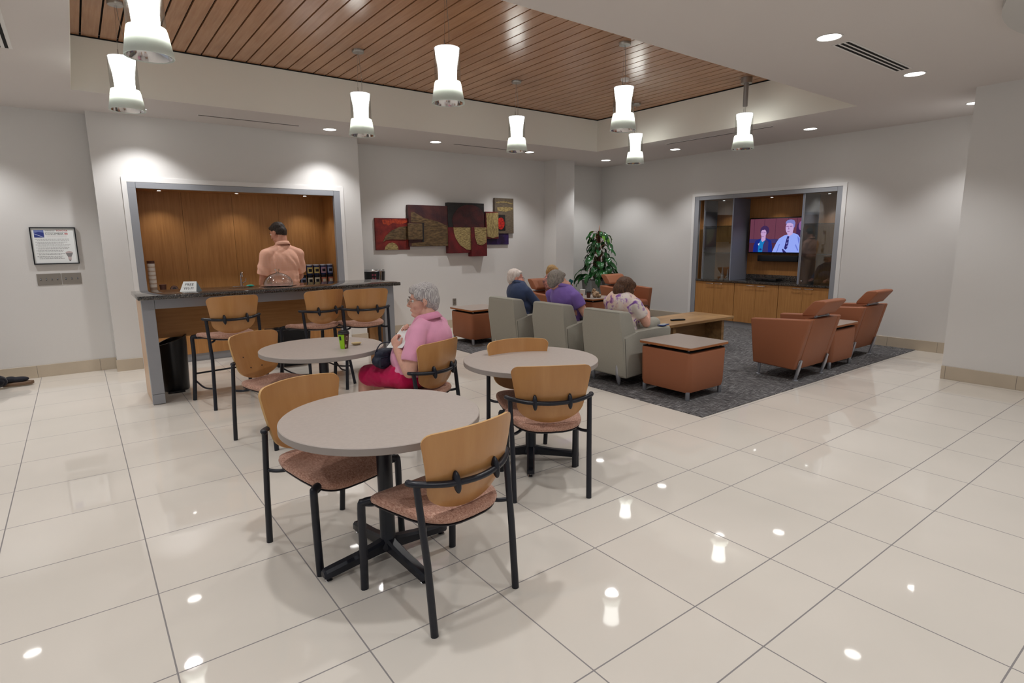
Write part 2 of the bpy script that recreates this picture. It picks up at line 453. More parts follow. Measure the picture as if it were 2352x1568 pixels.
def make_pendant(label):
    t_ = thing('pendant_lamp', label, 'pendant light', (0, 0, 0), 0, 'glass pendants under the plank ceiling')
    # opal core, waisted, flaring towards the top
    bm = B(); add_lathe(bm, [(0.02, 3.132), (0.100, 3.131), (0.099, 3.115), (0.088, 3.06), (0.080, 3.0), (0.078, 2.93), (0.077, 2.872)], 32, cap=False)
    obj('opal_core', bm, OPAL, t_, smooth=60)
    bm = B(); add_lathe(bm, [(0.108, 3.134), (0.109, 2.87)], 32, cap=False)
    obj('glass_sleeve', bm, TGLASS, t_, smooth=60)
    bm = B(); add_lathe(bm, [(0.0, 3.136), (0.104, 3.136), (0.109, 3.134), (0.104, 3.1335)], 32, cap=False)
    obj('top_plate', bm, ALU, t_, smooth=40)
    bm = B(); add_lathe(bm, [(0.080, 2.874), (0.108, 2.872), (0.113, 2.855), (0.139, 2.71), (0.139, 2.702), (0.136, 2.701)], 32, cap=False)
    obj('frosted_shade', bm, FROST, t_, smooth=60)
    bm = B(); add_lathe(bm, [(0.10, 2.80), (0.123, 2.706), (0.125, 2.705)], 32, cap=False)
    r_ = obj('reflector', bm, CHROME, t_, smooth=60)
    bm = B(); add_lathe(bm, [(0.0001, 2.80), (0.10, 2.80)], 32, cap=False)
    obj('lamp_face', bm, mat('lamp_face', (1, 1, 1, 1), 0.5, emis=(0.95, 0.97, 1, 1), es=3.0), t_)
    bm = B(); add_tube(bm, bez([(0.02, 0.0, 3.135), (0.03, 0.01, 3.3), (0.012, 0.0, 3.45), (0.004, 0, 3.56)]), 0.0022, 6)
    obj('power_cord', bm, mat('cord_grey', S(150, 140, 130), 0.6), t_, smooth=60)
    bm = B(); add_tube(bm, [(-0.022, 0, 3.134), (-0.022, 0, 3.20)], 0.004, 8); add_tube(bm, [(-0.022, 0, 3.20), (-0.006, 0, 3.56)], 0.0012, 6)
    obj('steel_cable', bm, STEEL, t_, smooth=60)
    bm = B(); add_lathe(bm, [(0.0, 3.5785), (0.062, 3.5785), (0.062, 3.556), (0.058, 3.551), (0.0, 3.551)], 28, cap=False)
    obj('canopy', bm, STEEL, t_, smooth=40)
    spot(t_, (0, 0, 2.795), PEND_W, ang=130, blend=0.6, rad=0.08, col=(1, 0.99, 0.975))
    return t_
PN = [(0.51, 4.42, 'biggest glass pendant, cut off by the top edge above the tables'),
      (0.51, 6.25, 'glass pendant farthest left, hanging before the left end of the plank bay'),
      (2.67, 6.26, 'glass pendant hanging before the right end of the serving alcove'),
      (2.67, 4.42, 'large glass pendant hanging in the middle of the plank ceiling'),
      (4.80, 6.24, 'glass pendant hanging above the right side of the wall art'),
      (4.835, 4.42, 'glass pendant with its round canopy on the planks, above the potted plant'),
      (7.06, 6.19, 'smallest glass pendant, farthest back in the room corner')]
pn0 = None
for x, y, s in PN:
    if pn0 is None: pn0 = make_pendant(s); pn0.location = (x, y, 0)
    else: dup(pn0, (x, y, 0), 0, s)
pl = dup(pn0, (7.125, 4.42, 0), 0, 'glass pendant hung from a thick grey metal sleeve, before the television wall')
bm = B(); add_lathe(bm, [(0.0, 3.55), (0.030, 3.55), (0.030, 3.235), (0.026, 3.228), (0.0, 3.228)], 20, cap=False)
obj('stem_sleeve', bm, mat('sleeve_grey', S(150, 145, 142), 0.4, metal=0.6), pl, smooth=40)
bm = B(); add_lathe(bm, [(0.0, 3.577), (0.07, 3.577), (0.07, 3.51), (0.0, 3.51)], 28, cap=False)
obj('canopy', bm, STEEL, pl, smooth=40)

bm = B(); add_lathe(bm, [(0.0, -0.001), (0.055, -0.001), (0.055, -0.02), (0.045, -0.034), (0.0, -0.036)], 24, cap=False)
o = obj('smoke_detector', bm, TRIMW, None, smooth=40); o.location = (5.868, 5.346, ZW)
tag(o, 'round white smoke detector on the plank ceiling between two pendants', 'smoke detector')

# ------------------------------------------------------------------ air grilles
def slot_vent(label, x0, x1, y0, y1, n, along, group=None, w_=0.022):
    t_ = thing('air_grille', label, 'air vent', ((x0+x1)/2, (y0+y1)/2, ZC), 0, group)
    cx, cy = (x0+x1)/2, (y0+y1)/2
    bm = B(); add_box(bm, x0-cx-.012, x1-cx+.012, y0-cy-.012, y1-cy+.012, -0.003, -0.0005, bev=0.001, seg=1)
    obj('frame', bm, TRIMW, t_)
    bm = B()
    for k in range(n):
        if along == 'x':
            a = (y1-y0)/n; c = y0-cy + a*(k+.5); add_box(bm, x0-cx, x1-cx, c-w_/2, c+w_/2, -0.0045, -0.001)
        else:
            a = (x1-x0)/n; c = x0-cx + a*(k+.5); add_box(bm, c-w_/2, c+w_/2, y0-cy, y1-cy, -0.0045, -0.001)
    obj('slots', bm, BLACKGAP, t_)
    return t_
slot_vent('white air grille with three black slots between two downlights', 4.99, 6.21, 2.235, 2.355, 3, 'x')
slot_vent('black-slotted air grille cut by the left edge of the ceiling', -0.36, -0.22, 4.9, 6.15, 3, 'y')
GS = mat('slot_grey', S(96, 88, 82), 0.8)
def thin_slot(label, x0, x1, y0, y1):
    bm = B(); add_box(bm, x0, x1, y0, y1, ZC-0.003, ZC-0.0005, mi=0)
    if x1-x0 > y1-y0: add_box(bm, x0+.012, x1-.012, y0+.012, y1-.012, ZC-0.0045, ZC-0.003, mi=1)
    else: add_box(bm, x0+.012, x1-.012, y0+.012, y1-.012, ZC-0.0045, ZC-0.003, mi=1)
    o = obj('linear_diffuser', bm, [TRIMW, GS]); tag(o, label, 'air vent'); return o
thin_slot('long narrow air slot in the soffit above the serving alcove', 1.345, 2.545, 7.95, 8.01)
thin_slot('long narrow air slot in the soffit above the wall art', 4.95, 6.15, 8.05, 8.11)
thin_slot('long narrow air slot in the soffit before the television wall', 7.78, 7.84, 4.4, 6.2)

# dropped round soffit edge at the top right of the picture
bm = B(); add_lathe(bm, [(1.6, -0.0), (1.6, -0.05), (1.45, -0.05), (1.45, -0.02), (0.0, -0.02)], 64, c=(5.45, -0.23, ZC), cap=False)
struct('ceiling_disc', bm, mat('disc_paint', S(196, 194, 190), 0.7), None, smooth=40)
# ------------------------------------------------------------------ carpet
m, nt, b = node_mat('carpet_tile')
tc = nt.nodes.new('ShaderNodeTexCoord')
def streak(sx_, sy_):
    mp = nt.nodes.new('ShaderNodeMapping'); mp.inputs['Scale'].default_value = (sx_, sy_, 1)
    n = nt.nodes.new('ShaderNodeTexNoise'); n.inputs['Scale'].default_value = 1.0; n.inputs['Detail'].default_value = 4; n.inputs['Roughness'].default_value = 0.7
    nt.links.new(tc.outputs['Object'], mp.inputs['Vector']); nt.links.new(mp.outputs[0], n.inputs['Vector']); return n
na, nb = streak(9, 120), streak(120, 9)
ck = nt.nodes.new('ShaderNodeTexChecker'); ck.inputs['Scale'].default_value = 2.0
nt.links.new(tc.outputs['Object'], ck.inputs['Vector'])
mx = nt.nodes.new('ShaderNodeMix'); mx.data_type = 'FLOAT'
nt.links.new(ck.outputs['Fac'], mx.inputs[0]); nt.links.new(na.outputs['Fac'], mx.inputs[2]); nt.links.new(nb.outputs['Fac'], mx.inputs[3])
rp = nt.nodes.new('ShaderNodeValToRGB'); e = rp.color_ramp.elements
e[0].position = 0.36; e[0].color = S(54, 52, 53); e[1].position = 0.68; e[1].color = S(172, 170, 170); e.new(0.52).color = S(90, 88, 88)
nt.links.new(mx.outputs[0], rp.inputs['Fac']); nt.links.new(rp.outputs['Color'], b.inputs['Base Color'])
b.inputs['Roughness'].default_value = 1.0; b.inputs['Specular IOR Level'].default_value = 0.1
bm = B(); add_box(bm, 4.26, 9.186, 2.88, 7.72, 0.0, 0.007)
o = obj('carpet', bm, m); tag(o, 'dark charcoal streaked carpet inset in the tiled floor under the lounge chairs', 'carpet')
bm = B(); add_box(bm, 4.53, 4.76, 6.97, 7.12, 0.007, 0.0105, bev=0.0015, seg=1)
add_box(bm, 4.545, 4.64, 6.985, 7.105, 0.0105, 0.0112); add_box(bm, 4.65, 4.745, 6.985, 7.105, 0.0105, 0.0112)
tag(obj('floor_outlet', bm, STEEL), 'rectangular metal floor outlet in the carpet beside the left brown cube table', 'floor outlet')

# ------------------------------------------------------------------ dining chairs and counter stools
PLY = wood('bent_plywood', S(196, 146, 92), S(174, 120, 68), rough=0.33, axis=2, fine=16, coat=0.3, contrast=(0.25, 0.75))
PLYE = mat('plywood_edge', S(206, 164, 108), 0.5)
BLKM = mat('black_powder_coat', S(24, 26, 35), 0.36, spec=0.5)
def fabric_seat():
    m, nt, b = node_mat('rust_tweed')
    tc = nt.nodes.new('ShaderNodeTexCoord')
    n = nt.nodes.new('ShaderNodeTexNoise'); n.inputs['Scale'].default_value = 170; n.inputs['Detail'].default_value = 6; n.inputs['Roughness'].default_value = 0.75
    mp = nt.nodes.new('ShaderNodeMapping'); mp.inputs['Scale'].default_value = (1, 0.35, 1)
    nt.links.new(tc.outputs['Object'], mp.inputs['Vector']); nt.links.new(mp.outputs[0], n.inputs['Vector'])
    r = nt.nodes.new('ShaderNodeValToRGB'); e = r.color_ramp.elements
    e[0].position = 0.34; e[0].color = S(140, 96, 80); e[1].position = 0.68; e[1].color = S(214, 178, 158); e.new(0.5).color = S(182, 138, 118)
    nt.links.new(n.outputs['Fac'], r.inputs['Fac']); nt.links.new(r.outputs['Color'], b.inputs['Base Color'])
    bp = nt.nodes.new('ShaderNodeBump'); bp.inputs['Strength'].default_value = 0.4; bp.inputs['Distance'].default_value = 0.004
    nt.links.new(n.outputs['Fac'], bp.inputs['Height']); nt.links.new(bp.outputs[0], b.inputs['Normal'])
    b.inputs['Roughness'].default_value = 0.95; b.inputs['Specular IOR Level'].default_value = 0.15; b.inputs['Sheen Weight'].default_value = 0.2
    return m
TWEED = fabric_seat()

def seat_outline(n=48):
    """rounded trapezoid, wide at the front, waisted sides"""
    out = []
    for i in range(n):
        t = 2*PI*i/n; c, s = math.cos(t), math.sin(t)
        sx_ = abs(c)**(2/3.6)*(1 if c >= 0 else -1); sy_ = abs(s)**(2/3.4)*(1 if s >= 0 else -1)
        y = 0.02 + 0.255*sy_
        wdt = 0.206 + 0.060*(sy_*0.5+0.5)**1.3
        out.append((wdt*sx_, y))
    return out
def make_chair(name, label, cat, dz):
    t_ = thing(name, label, cat)
    # cushion
    bm = B(); O = seat_outline()
    def hgt(x, y): return 0.462+dz + 0.030*(abs(x)/0.23)**2.2*(0.5-(y-0.02)/0.5*0.6) - 0.035*max(0, (y-0.12)/0.15)**2 + 0.006*max(0, (-y-0.05)/0.15)
    rs = []
    for sc, top in ((0.93, False), (0.985, None), (1.0, 'm'), (0.985, 'u'), (0.94, True), (0.80, True), (0.55, True), (0.28, True), (0.05, True)):
        r = []
        for x, y in O:
            X_, Y_ = x*sc, 0.02+(y-0.02)*sc
            z = hgt(X_, Y_)
            edge = {False: -0.044, None: -0.036, 'm': -0.024, 'u': -0.011}.get(top, None)
            if edge is None: edge = {0.94: -0.004, 0.80: 0.0, 0.55: -0.003, 0.28: -0.006, 0.05: -0.007}[sc]
            r.append((X_, Y_, z+edge))
        rs.append(r)
    rings(bm, rs); obj('seat', bm, TWEED, t_, smooth=60)
    # seat pan
    bm = B(); rs = []
    for sc, dzz in ((0.86, -0.056), (0.955, -0.052), (0.965, -0.046), (0.93, -0.043)):
        rs.append([(x*sc, 0.02+(y-0.02)*sc, hgt(x*sc, 0.02+(y-0.02)*sc)+dzz) for x, y in O])
    rings(bm, rs); obj('seat_pan', bm, BLKM, t_, smooth=50)
    # bent plywood backrest
    bm = B(); nu = 22; VV = [0, .004, .012, .03, .055, .09, .14, .20, .27, .34, .45, .60, .75, .86, .90, .93, .955, .975, .99, 1.0]; nv = len(VV)-1; th = 0.012
    def outline_half(v):     # half width against height 0..1
        z = v
        base = 0.176 + 0.062*(min(1, z/0.9))**0.9
        if z < 0.27:
            k = (0.27-z)/0.27; base *= math.sqrt(max(0, 1-k**2.0))
        if z > 0.90:
            k = (z-0.90)/0.10; base -= 0.036*(1-math.sqrt(max(0, 1-k*k)))
        return max(base, 0.012)
    def bp_(u, v, off):
        hw = outline_half(v); x = hw*u
        zt = 0.475 + dz + 0.355*v + (0.012*(1-(x/0.24)**2) if v > 0.9 else 0)*(v-0.9)/0.1
        yc = -0.185 - 0.085*v - 0.018*math.sin(v*PI)
        cv_ = 0.062*(x/0.235)**2
        nx = -2*0.062*x/0.235**2; nn = Vector((nx, 1, 0)).normalized()
        return Vector((x, yc+cv_, zt)) + nn*off
    F = [[bm.verts.new(bp_(-1+2*i/nu, VV[j], th/2)) for i in range(nu+1)] for j in range(nv+1)]
    K = [[bm.verts.new(bp_(-1+2*i/nu, VV[j], -th/2)) for i in range(nu+1)] for j in range(nv+1)]
    for j in range(nv):
        for i in range(nu):
            bm.faces.new((F[j][i], F[j][i+1], F[j+1][i+1], F[j+1][i])); bm.faces.new((K[j][i+1], K[j][i], K[j+1][i], K[j+1][i+1]))
    def side(a, b2, c2, d2): 
        f = bm.faces.new((a, b2, c2, d2)); f.material_index = 1
    for j in range(nv):
        side(F[j][0], F[j+1][0], K[j+1][0], K[j][0]); side(F[j+1][nu], F[j][nu], K[j][nu], K[j+1][nu])
    for i in range(nu):
        side(F[0][i+1], F[0][i], K[0][i], K[0][i+1]); side(F[nv][i], F[nv][i+1], K[nv][i+1], K[nv][i])
    obj('backrest', bm, [PLY, PLYE], t_, smooth=50)
    # back rail running round behind the panel, ends resting on the rear legs
    bm = B(); P_ = bez([(-0.262, -0.135, 0.632+dz), (-0.245, -0.175, 0.630+dz), (-0.14, -0.242, 0.620+dz), (0, -0.270, 0.616+dz), (0.14, -0.242, 0.620+dz), (0.245, -0.175, 0.630+dz), (0.262, -0.135, 0.632+dz)], 5)
    add_tube(bm, P_, [0.011]+[0.0155]*(len(P_)-2)+[0.011], 10, flat=0.85)
    obj('back_rail', bm, BLKM, t_, smooth=60)
    for s in (-1, 1):
        k = 1.0 if dz == 0 else 1.18
        bm = B(); add_tube(bm, [(s*0.230*k, -0.24*k, 0), (s*0.234, -0.215, 0.30+dz*.8), (s*0.243, -0.172, 0.632+dz)], [0.0165, 0.0155, 0.0145], 10)
        obj('leg', bm, BLKM, t_, smooth=60)
        bm = B(); add_tube(bm, bez([(s*0.256*min(k, 1.1), 0.245*min(k, 1.06), 0), (s*0.256, 0.238, 0.20+dz), (s*0.256, 0.236, 0.40+dz), (s*0.246, 0.228, 0.424+dz), (s*0.215, 0.215, 0.428+dz)], 4), 0.0165, 10, flat=1.15)
        obj('leg', bm, BLKM, t_, smooth=60)
        # brackets to the seat
        bm = B(); add_tube(bm, bez([(s*0.250, 0.236, 0.412+dz), (s*0.215, 0.215, 0.405+dz), (s*0.17, 0.18, 0.410+dz)], 4), 0.009, 8)
        obj('front_bracket', bm, BLKM, t_, smooth=60)
        bm = B(); add_tube(bm, bez([(s*0.238, -0.200, 0.415+dz), (s*0.205, -0.160, 0.407+dz), (s*0.165, -0.11, 0.412+dz)], 4), 0.010, 8)
        obj('rear_bracket', bm, BLKM, t_, smooth=60)
        # lug joining rail and panel
        bm = B(); ax = s*0.105
        mt = Matrix.Translation((ax, -0.253, 0.620+dz)) @ Matrix.Rotation(math.radians(-12), 4, 'X') @ Matrix.Diagonal((0.0155, 0.020, 0.047, 1))
        bmesh.ops.create_uvsphere(bm, u_segments=12, v_segments=10, radius=1, matrix=mt)
        obj('lug', bm, BLKM, t_, smooth=60)
        for q, (xx, v_) in enumerate(((0.105, 0.50), (0.055, 0.24))):
            p = bp_(s*xx/outline_half(v_), v_, th/2+0.0005)
            bm = B(); add_lathe(bm, [(0.0, 0.0), (0.006, 0.0), (0.005, 0.002), (0.0, 0.0022)], 10, mtx=Matrix.Translation(p) @ Matrix.Rotation(-PI/2, 4, 'X'), cap=False)
            obj('screw_cap', bm, BLKM, t_, smooth=40)
    if dz:
        bm = B(); add_tube(bm, [(-0.262, 0.245, 0.27), (0.262, 0.245, 0.27)], 0.009, 8)
        obj('foot_rail', bm, BLKM, t_, smooth=60)
        for s in (-1, 1):
            bm = B(); add_tube(bm, bez([(s*0.26, 0.25, 0.20), (s*0.262, 0.0, 0.17), (s*0.255, -0.245, 0.20)], 4), 0.0085, 8)
            obj('side_rail', bm, BLKM, t_, smooth=60)
    return t_

def rzf(deg): return math.radians(deg-90)
g_ = 'dining chairs at the round tables'
ch0 = make_chair('dining_chair', 'nearest dining chair, plywood back towards us, at the front round table', 'chair', 0.0)
ch0['group'] = g_; ch0.location = (1.173, 2.103, 0); ch0.rotation_euler.z = rzf(98.0)
dup(ch0, (0.940, 2.846, 0), rzf(-74), 'dining chair left of the front round table, its tweed seat towards us')
dup(ch0, (2.268, 2.676, 0), rzf(60.2), 'dining chair with its back to us at the right round table, before the lounge')
CH_FAR = dup(ch0, (2.458, 3.075, 0), rzf(-107), 'dining chair tucked under the far side of the right round table')
dup(ch0, (1.176, 4.731, 0), rzf(-63), 'dining chair with screw dots on its front, left of the cup table')
dup(ch0, (1.985, 3.845, 0), rzf(112), 'dining chair the pink-shirted woman sits on')
dup(ch0, (-1.50, 7.87, 0), rzf(8), 'dining chair outside the left edge, carrying the cut-off person')
st0 = make_chair('counter_stool', 'black-legged counter stool standing alone at the left of the granite bar', 'stool', 0.2215)
st0['group'] = 'counter stools along the bar'; st0.location = (1.12, 6.17, 0); st0.rotation_euler.z = rzf(99)
dup(st0, (1.99, 6.21, 0), rzf(106), 'middle counter stool, turned slightly, over the black bin at the bar')
dup(st0, (2.47, 6.05, 0), rzf(82), 'rightmost counter stool at the bar, next to the pink-shirted woman')

# ------------------------------------------------------------------ round tables
LAM = mat('grey_table_laminate', S(178, 167, 159), 0.42, var=0.03, vscale=60)
LAME = mat('grey_table_edge', S(154, 145, 139), 0.5)
def make_table(label):
    t_ = thing('round_table', label, 'table', (0, 0, 0), 0, 'grey round cafe tables')
    bm = B(); R_ = 0.47
    add_lathe(bm, [(0.0001, 0.740), (R_-0.003, 0.740), (R_, 0.737)], 96, cap=False, mi=0)
    add_lathe(bm, [(R_, 0.737), (R_, 0.708), (R_-0.004, 0.705), (0.0001, 0.705)], 96, cap=False, mi=1)
    bmesh.ops.remove_doubles(bm, verts=bm.verts, dist=1e-5)
    obj('tabletop', bm, [LAM, LAME], t_, smooth=40)
    bm = B(); add_lathe(bm, [(0.0, 0.704), (0.115, 0.704), (0.12, 0.69), (0.05, 0.68), (0.0375, 0.66), (0.0375, 0.10), (0.055, 0.065), (0.05, 0.05), (0.0, 0.05)], 24, cap=False)
    obj('column', bm, BLKM, t_, smooth=50)
    for k in range(4):
        bm = B(); mt = Matrix.Rotation(k*PI/2, 4, 'Z')
        rs = []
        for x, hw, zb, zt in ((0.02, 0.028, 0.040, 0.105), (0.06, 0.027, 0.040, 0.095), (0.16, 0.026, 0.033, 0.078), (0.30, 0.026, 0.022, 0.064), (0.335, 0.025, 0.020, 0.060), (0.345, 0.019, 0.026, 0.052)):
            rs.append([mt @ Vector((x, y, z)) for y, z in ((-hw, zb), (hw, zb), (hw, zt-0.012), (hw*.6, zt), (-hw*.6, zt), (-hw, zt-0.012))])
        rings(bm, rs); l_ = obj('foot', bm, BLKM, t_, smooth=35)
        bm = B(); add_lathe(bm, [(0.0, 0.0), (0.018, 0.0), (0.019, 0.004), (0.012, 0.010), (0.006, 0.012), (0.006, 0.024)], 14, c=(mt @ Vector((0.318, 0, 0))), cap=False)
        obj('glide', bm, CHROME, l_, smooth=50)
    return t_
tb0 = make_table('nearest grey round table, empty, with two chairs')
tb0.location = (1.095, 2.505, 0); tb0.rotation_euler.z = math.radians(5)
dup(tb0, (2.47, 3.07, 0), math.radians(-39), 'empty grey round table on the right, before the grey armchairs')
dup(tb0, (1.48, 4.46, 0), math.radians(20), 'grey round table holding the green and brown paper cup')

# ------------------------------------------------------------------ lounge seating
GREYF = mat('grey_green_upholstery', S(160, 157, 146), 0.95, spec=0.1, bump=0.25, bscale=450, var=0.04, vscale=200)
ORG = mat('rust_leatherette', S(150, 93, 64), 0.5, spec=0.35, bump=0.06, bscale=300)
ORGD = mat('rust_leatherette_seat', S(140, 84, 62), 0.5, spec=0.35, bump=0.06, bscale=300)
PIPE = mat('dark_seam', S(70, 66, 60), 0.9)
def make_grey(label):
    t_ = thing('lounge_armchair', label, 'armchair', (0, 0, 0), 0, 'row of grey upholstered armchairs')
    # back shell: leaning, rounded
    bm = B(); add_prism(bm, [(-0.350, 0.105), (-0.160, 0.105), (-0.185, 0.55), (-0.235, 0.775), (-0.262, 0.80), (-0.395, 0.812), (-0.418, 0.795), (-0.410, 0.62)], -0.30, 0.30, 'x', bev=0.022, seg=3)
    for v in bm.verts:       # slight taper of the upper back
        if v.co.z > 0.55: v.co.x *= 1 - 0.10*(v.co.z-0.55)/0.25
    obj('back', bm, GREYF, t_, smooth=40)
    for s in (-1, 1):
        bm = B(); add_prism(bm, [(-0.345, 0.095), (0.36, 0.135), (0.385, 0.56), (0.365, 0.598), (0.10, 0.592), (-0.17, 0.585), (-0.385, 0.545)], s*0.205, s*0.312, 'x', bev=0.022, seg=3)
        obj('arm', bm, GREYF, t_, smooth=40)
        bm = B(); add_tube(bm, [(s*0.3125, -0.338, 0.11), (s*0.3125, -0.375, 0.53)], 0.0022, 6)
        obj('seam', bm, PIPE, t_)
    bm = B(); add_box(bm, -0.204, 0.204, -0.20, 0.40, 0.15, 0.44, bev=0.045, seg=4)
    obj('seat_cushion', bm, GREYF, t_, smooth=40)
    for s in (-1, 1):
        for y, tz in ((-0.315, 0.25), (0.28, 0.13)):
            bm = B(); lean = -0.045 if y < 0 else 0.02
            mt = Matrix.Translation((s*0.19, y-0.02, tz/2+0.002)) @ Matrix.Shear('XY', 4, (0, 0)) @ Matrix.Rotation(math.atan2(-lean, tz), 4, 'X') @ Matrix.Diagonal((0.030, 0.022, tz/2, 1))
            bmesh.ops.create_uvsphere(bm, u_segments=14, v_segments=12, radius=1, matrix=mt)
            obj('leg', bm, ALU, t_, smooth=60)
    return t_
ga = make_grey('grey armchair nearest us, the woman in the tie-dye shirt sits in it'); ga.location = (4.83, 4.285, 0.007); ga.rotation_euler.z = rzf(0)
dup(ga, (4.83, 5.17, 0.007), rzf(0), 'middle grey armchair, with the woman in the purple shirt')
dup(ga, (4.80, 6.08, 0.007), rzf(0), 'farthest grey armchair, with the white-haired man in navy')

def make_orange(label):
    t_ = thing('club_chair', label, 'armchair', (0, 0, 0), 0, 'rust leatherette chairs with floating headrests')
    for s in (-1, 1):
        bm = B(); add_prism(bm, [(-0.215, 0.125), (0.27, 0.145), (0.33, 0.648), (-0.345, 0.690)], s*0.365, s*0.275, 'x', bev=0.016, seg=3)
        obj('arm', bm, ORG, t_, smooth=40)
    bm = B(); add_prism(bm, [(-0.216, 0.125), (-0.10, 0.13), (-0.235, 0.685), (-0.346, 0.690)], -0.276, 0.276, 'x', bev=0.012, seg=3)
    obj('back', bm, ORG, t_, smooth=40)
    bm = B(); add_prism(bm, [(-0.14, 0.14), (0.26, 0.15), (0.315, 0.25), (0.31, 0.40), (0.27, 0.435), (-0.17, 0.43)], -0.274, 0.274, 'x', bev=0.018, seg=3)
    obj('seat_cushion', bm, ORGD, t_, smooth=40)
    bm = B(); add_prism(bm, [(-0.190, 0.708), (-0.325, 0.722), (-0.435, 0.868), (-0.420, 0.890), (-0.325, 0.886), (-0.292, 0.868), (-0.195, 0.745)], -0.24, 0.24, 'x', bev=0.014, seg=3)
    hr = obj('headrest', bm, ORG, t_, smooth=40)
    bm = B(); add_tube(bm, [(-0.16, -0.295, 0.703), (0.16, -0.295, 0.703)], 0.010, 8)
    obj('headrest_bar', bm, ALU, t_, smooth=60)
    for s in (-1, 1):
        bm = B(); add_tube(bm, [(s*0.13, -0.29, 0.68), (s*0.13, -0.295, 0.725)], 0.012, 10)
        obj('headrest_post', bm, ALU, t_, smooth=60)
        # rear leg: flat blade climbing the shell, round foot plate
        bm = B(); add_tube(bm, [(s*0.30, -0.258, 0.235), (s*0.30, -0.232, 0.13), (s*0.295, -0.20, 0.004)], [0.012, 0.019, 0.017], 12)
        add_prism(bm, [(-0.256, 0.24), (-0.222, 0.122), (-0.12, 0.122), (-0.20, 0.20)], s*0.305-0.006, s*0.305+0.006, 'x', bev=0.002, seg=1)
        add_lathe(bm, [(0.0, 0.0), (0.031, 0.0), (0.030, 0.006), (0.016, 0.010), (0.0, 0.010)], 16, c=(s*0.295, -0.20, 0), cap=False)
        obj('leg', bm, ALU, t_, smooth=50)
        bm = B(); add_lathe(bm, [(0.0, 0.0), (0.029, 0.0), (0.028, 0.006), (0.014, 0.012), (0.020, 0.145), (0.0, 0.145)], 16, c=(s*0.28, 0.235, 0), cap=False)
        obj('leg', bm, ALU, t_, smooth=50)
    return t_
oc = make_orange('rust armchair nearest us on the right, its side and back showing'); oc.location = (6.475, 3.235, 0.007)
dup(oc, (8.10, 3.36, 0.0075), rzf(90), 'rust armchair behind the right brown cube table, nearest the television wall')
dup(oc, (6.425, 7.34, 0.007), rzf(-90), 'rust armchair by the art wall, the blonde woman with a phone sits in it')
dup(oc, (8.225, 7.34, 0.007), rzf(-90), 'empty rust armchair in the back corner, facing us before the potted plant')

TBLT = mat('cube_top_laminate', S(160, 146, 136), 0.35)
TBLE = wood('cube_top_edge', S(168, 106, 58), S(140, 82, 42), rough=0.45, axis=0)
def make_cube(label):
    t_ = thing('cube_table', label, 'side table', (0, 0, 0), 0, 'rust cube tables with floating tops')
    bm = B()
    def rr(h, z, r=0.05, n=5):
        pts = []
        for cx, cy, a0 in ((h-r, h-r, 0), (-h+r, h-r, 90), (-h+r, -h+r, 180), (h-r, -h+r, 270)):
            for k in range(n+1):
                a = math.radians(a0+90*k/n); pts.append((cx+r*math.cos(a), cy+r*math.sin(a), z))
        return pts
    rings(bm, [rr(0.270, 0.072), rr(0.290, 0.080), rr(0.298, 0.12), rr(0.304, 0.45), rr(0.303, 0.462), rr(0.296, 0.470)])
    obj('body', bm, ORG, t_, smooth=50)
    bm = B(); add_box(bm, -0.285, 0.285, -0.285, 0.285, 0.470, 0.478); obj('recess_plate', bm, BLACKGAP, t_)
    bm = B(); rings(bm, [rr(0.308, 0.500, 0.03), rr(0.318, 0.505, 0.03), rr(0.318, 0.526, 0.03)], cap=True, mi=1)
    rings(bm, [rr(0.318, 0.526, 0.03), rr(0.316, 0.530, 0.03)], mi=0)
    obj('tabletop', bm, [TBLT, TBLE], t_, smooth=40)
    for sx_ in (-1, 1):
        for sy_ in (-1, 1):
            bm = B(); add_lathe(bm, [(0.012, 0.476), (0.012, 0.501)], 12, c=(sx_*0.24, sy_*0.24, 0)); obj('spacer', bm, ALU, t_, smooth=50)
            bm = B(); add_lathe(bm, [(0.0, 0.0), (0.019, 0.0), (0.021, 0.003), (0.021, 0.085), (0.0, 0.085)], 16, c=(sx_*0.265, sy_*0.265, 0), cap=False)
            obj('leg', bm, ALU, t_, smooth=50)
    return t_
cb = make_cube('rust cube table with a grey top, beside the nearest grey armchair'); cb.location = (4.855, 3.545, 0.007)
dup(cb, (7.30, 3.33, 0.007), 0, 'rust cube table between the two rust armchairs on the right')
dup(cb, (4.90, 7.40, 0.007), 0, 'rust cube table at the far left end of the grey armchairs')
dup(cb, (7.37, 7.36, 0.007), 0, 'rust cube table in the back corner holding cups and a crumpled bag')

# coffee table
CTW = wood('striped_walnut', S(186, 148, 100), S(138, 102, 64), rough=0.42, axis=0, fine=14, contrast=(0.35, 0.65))
t_ = thing('coffee_table', 'low wooden coffee table with a striped top and slab ends, on the carpet', 'coffee table', (6.76, 4.97, 0.007))
bm = B(); add_box(bm, -0.75, 0.75, -0.335, 0.335, 0.405, 0.443, bev=0.003, seg=1); obj('tabletop', bm, CTW, t_, smooth=30)
for x in (-0.55, 0.55):
    bm = B(); add_box(bm, x-0.03, x+0.03, -0.29, 0.29, 0.0, 0.405, bev=0.003, seg=1); obj('end_panel', bm, CTW, t_, smooth=30)
bm = B(); add_box(bm, -0.52, 0.52, -0.015, 0.015, 0.14, 0.36); obj('stretcher', bm, CTW, t_)
# ------------------------------------------------------------------ serving alcove
def grey_frame(name, label, y0, y1, x0, x1, z1, w_, axis='y', parent=None):
    pass
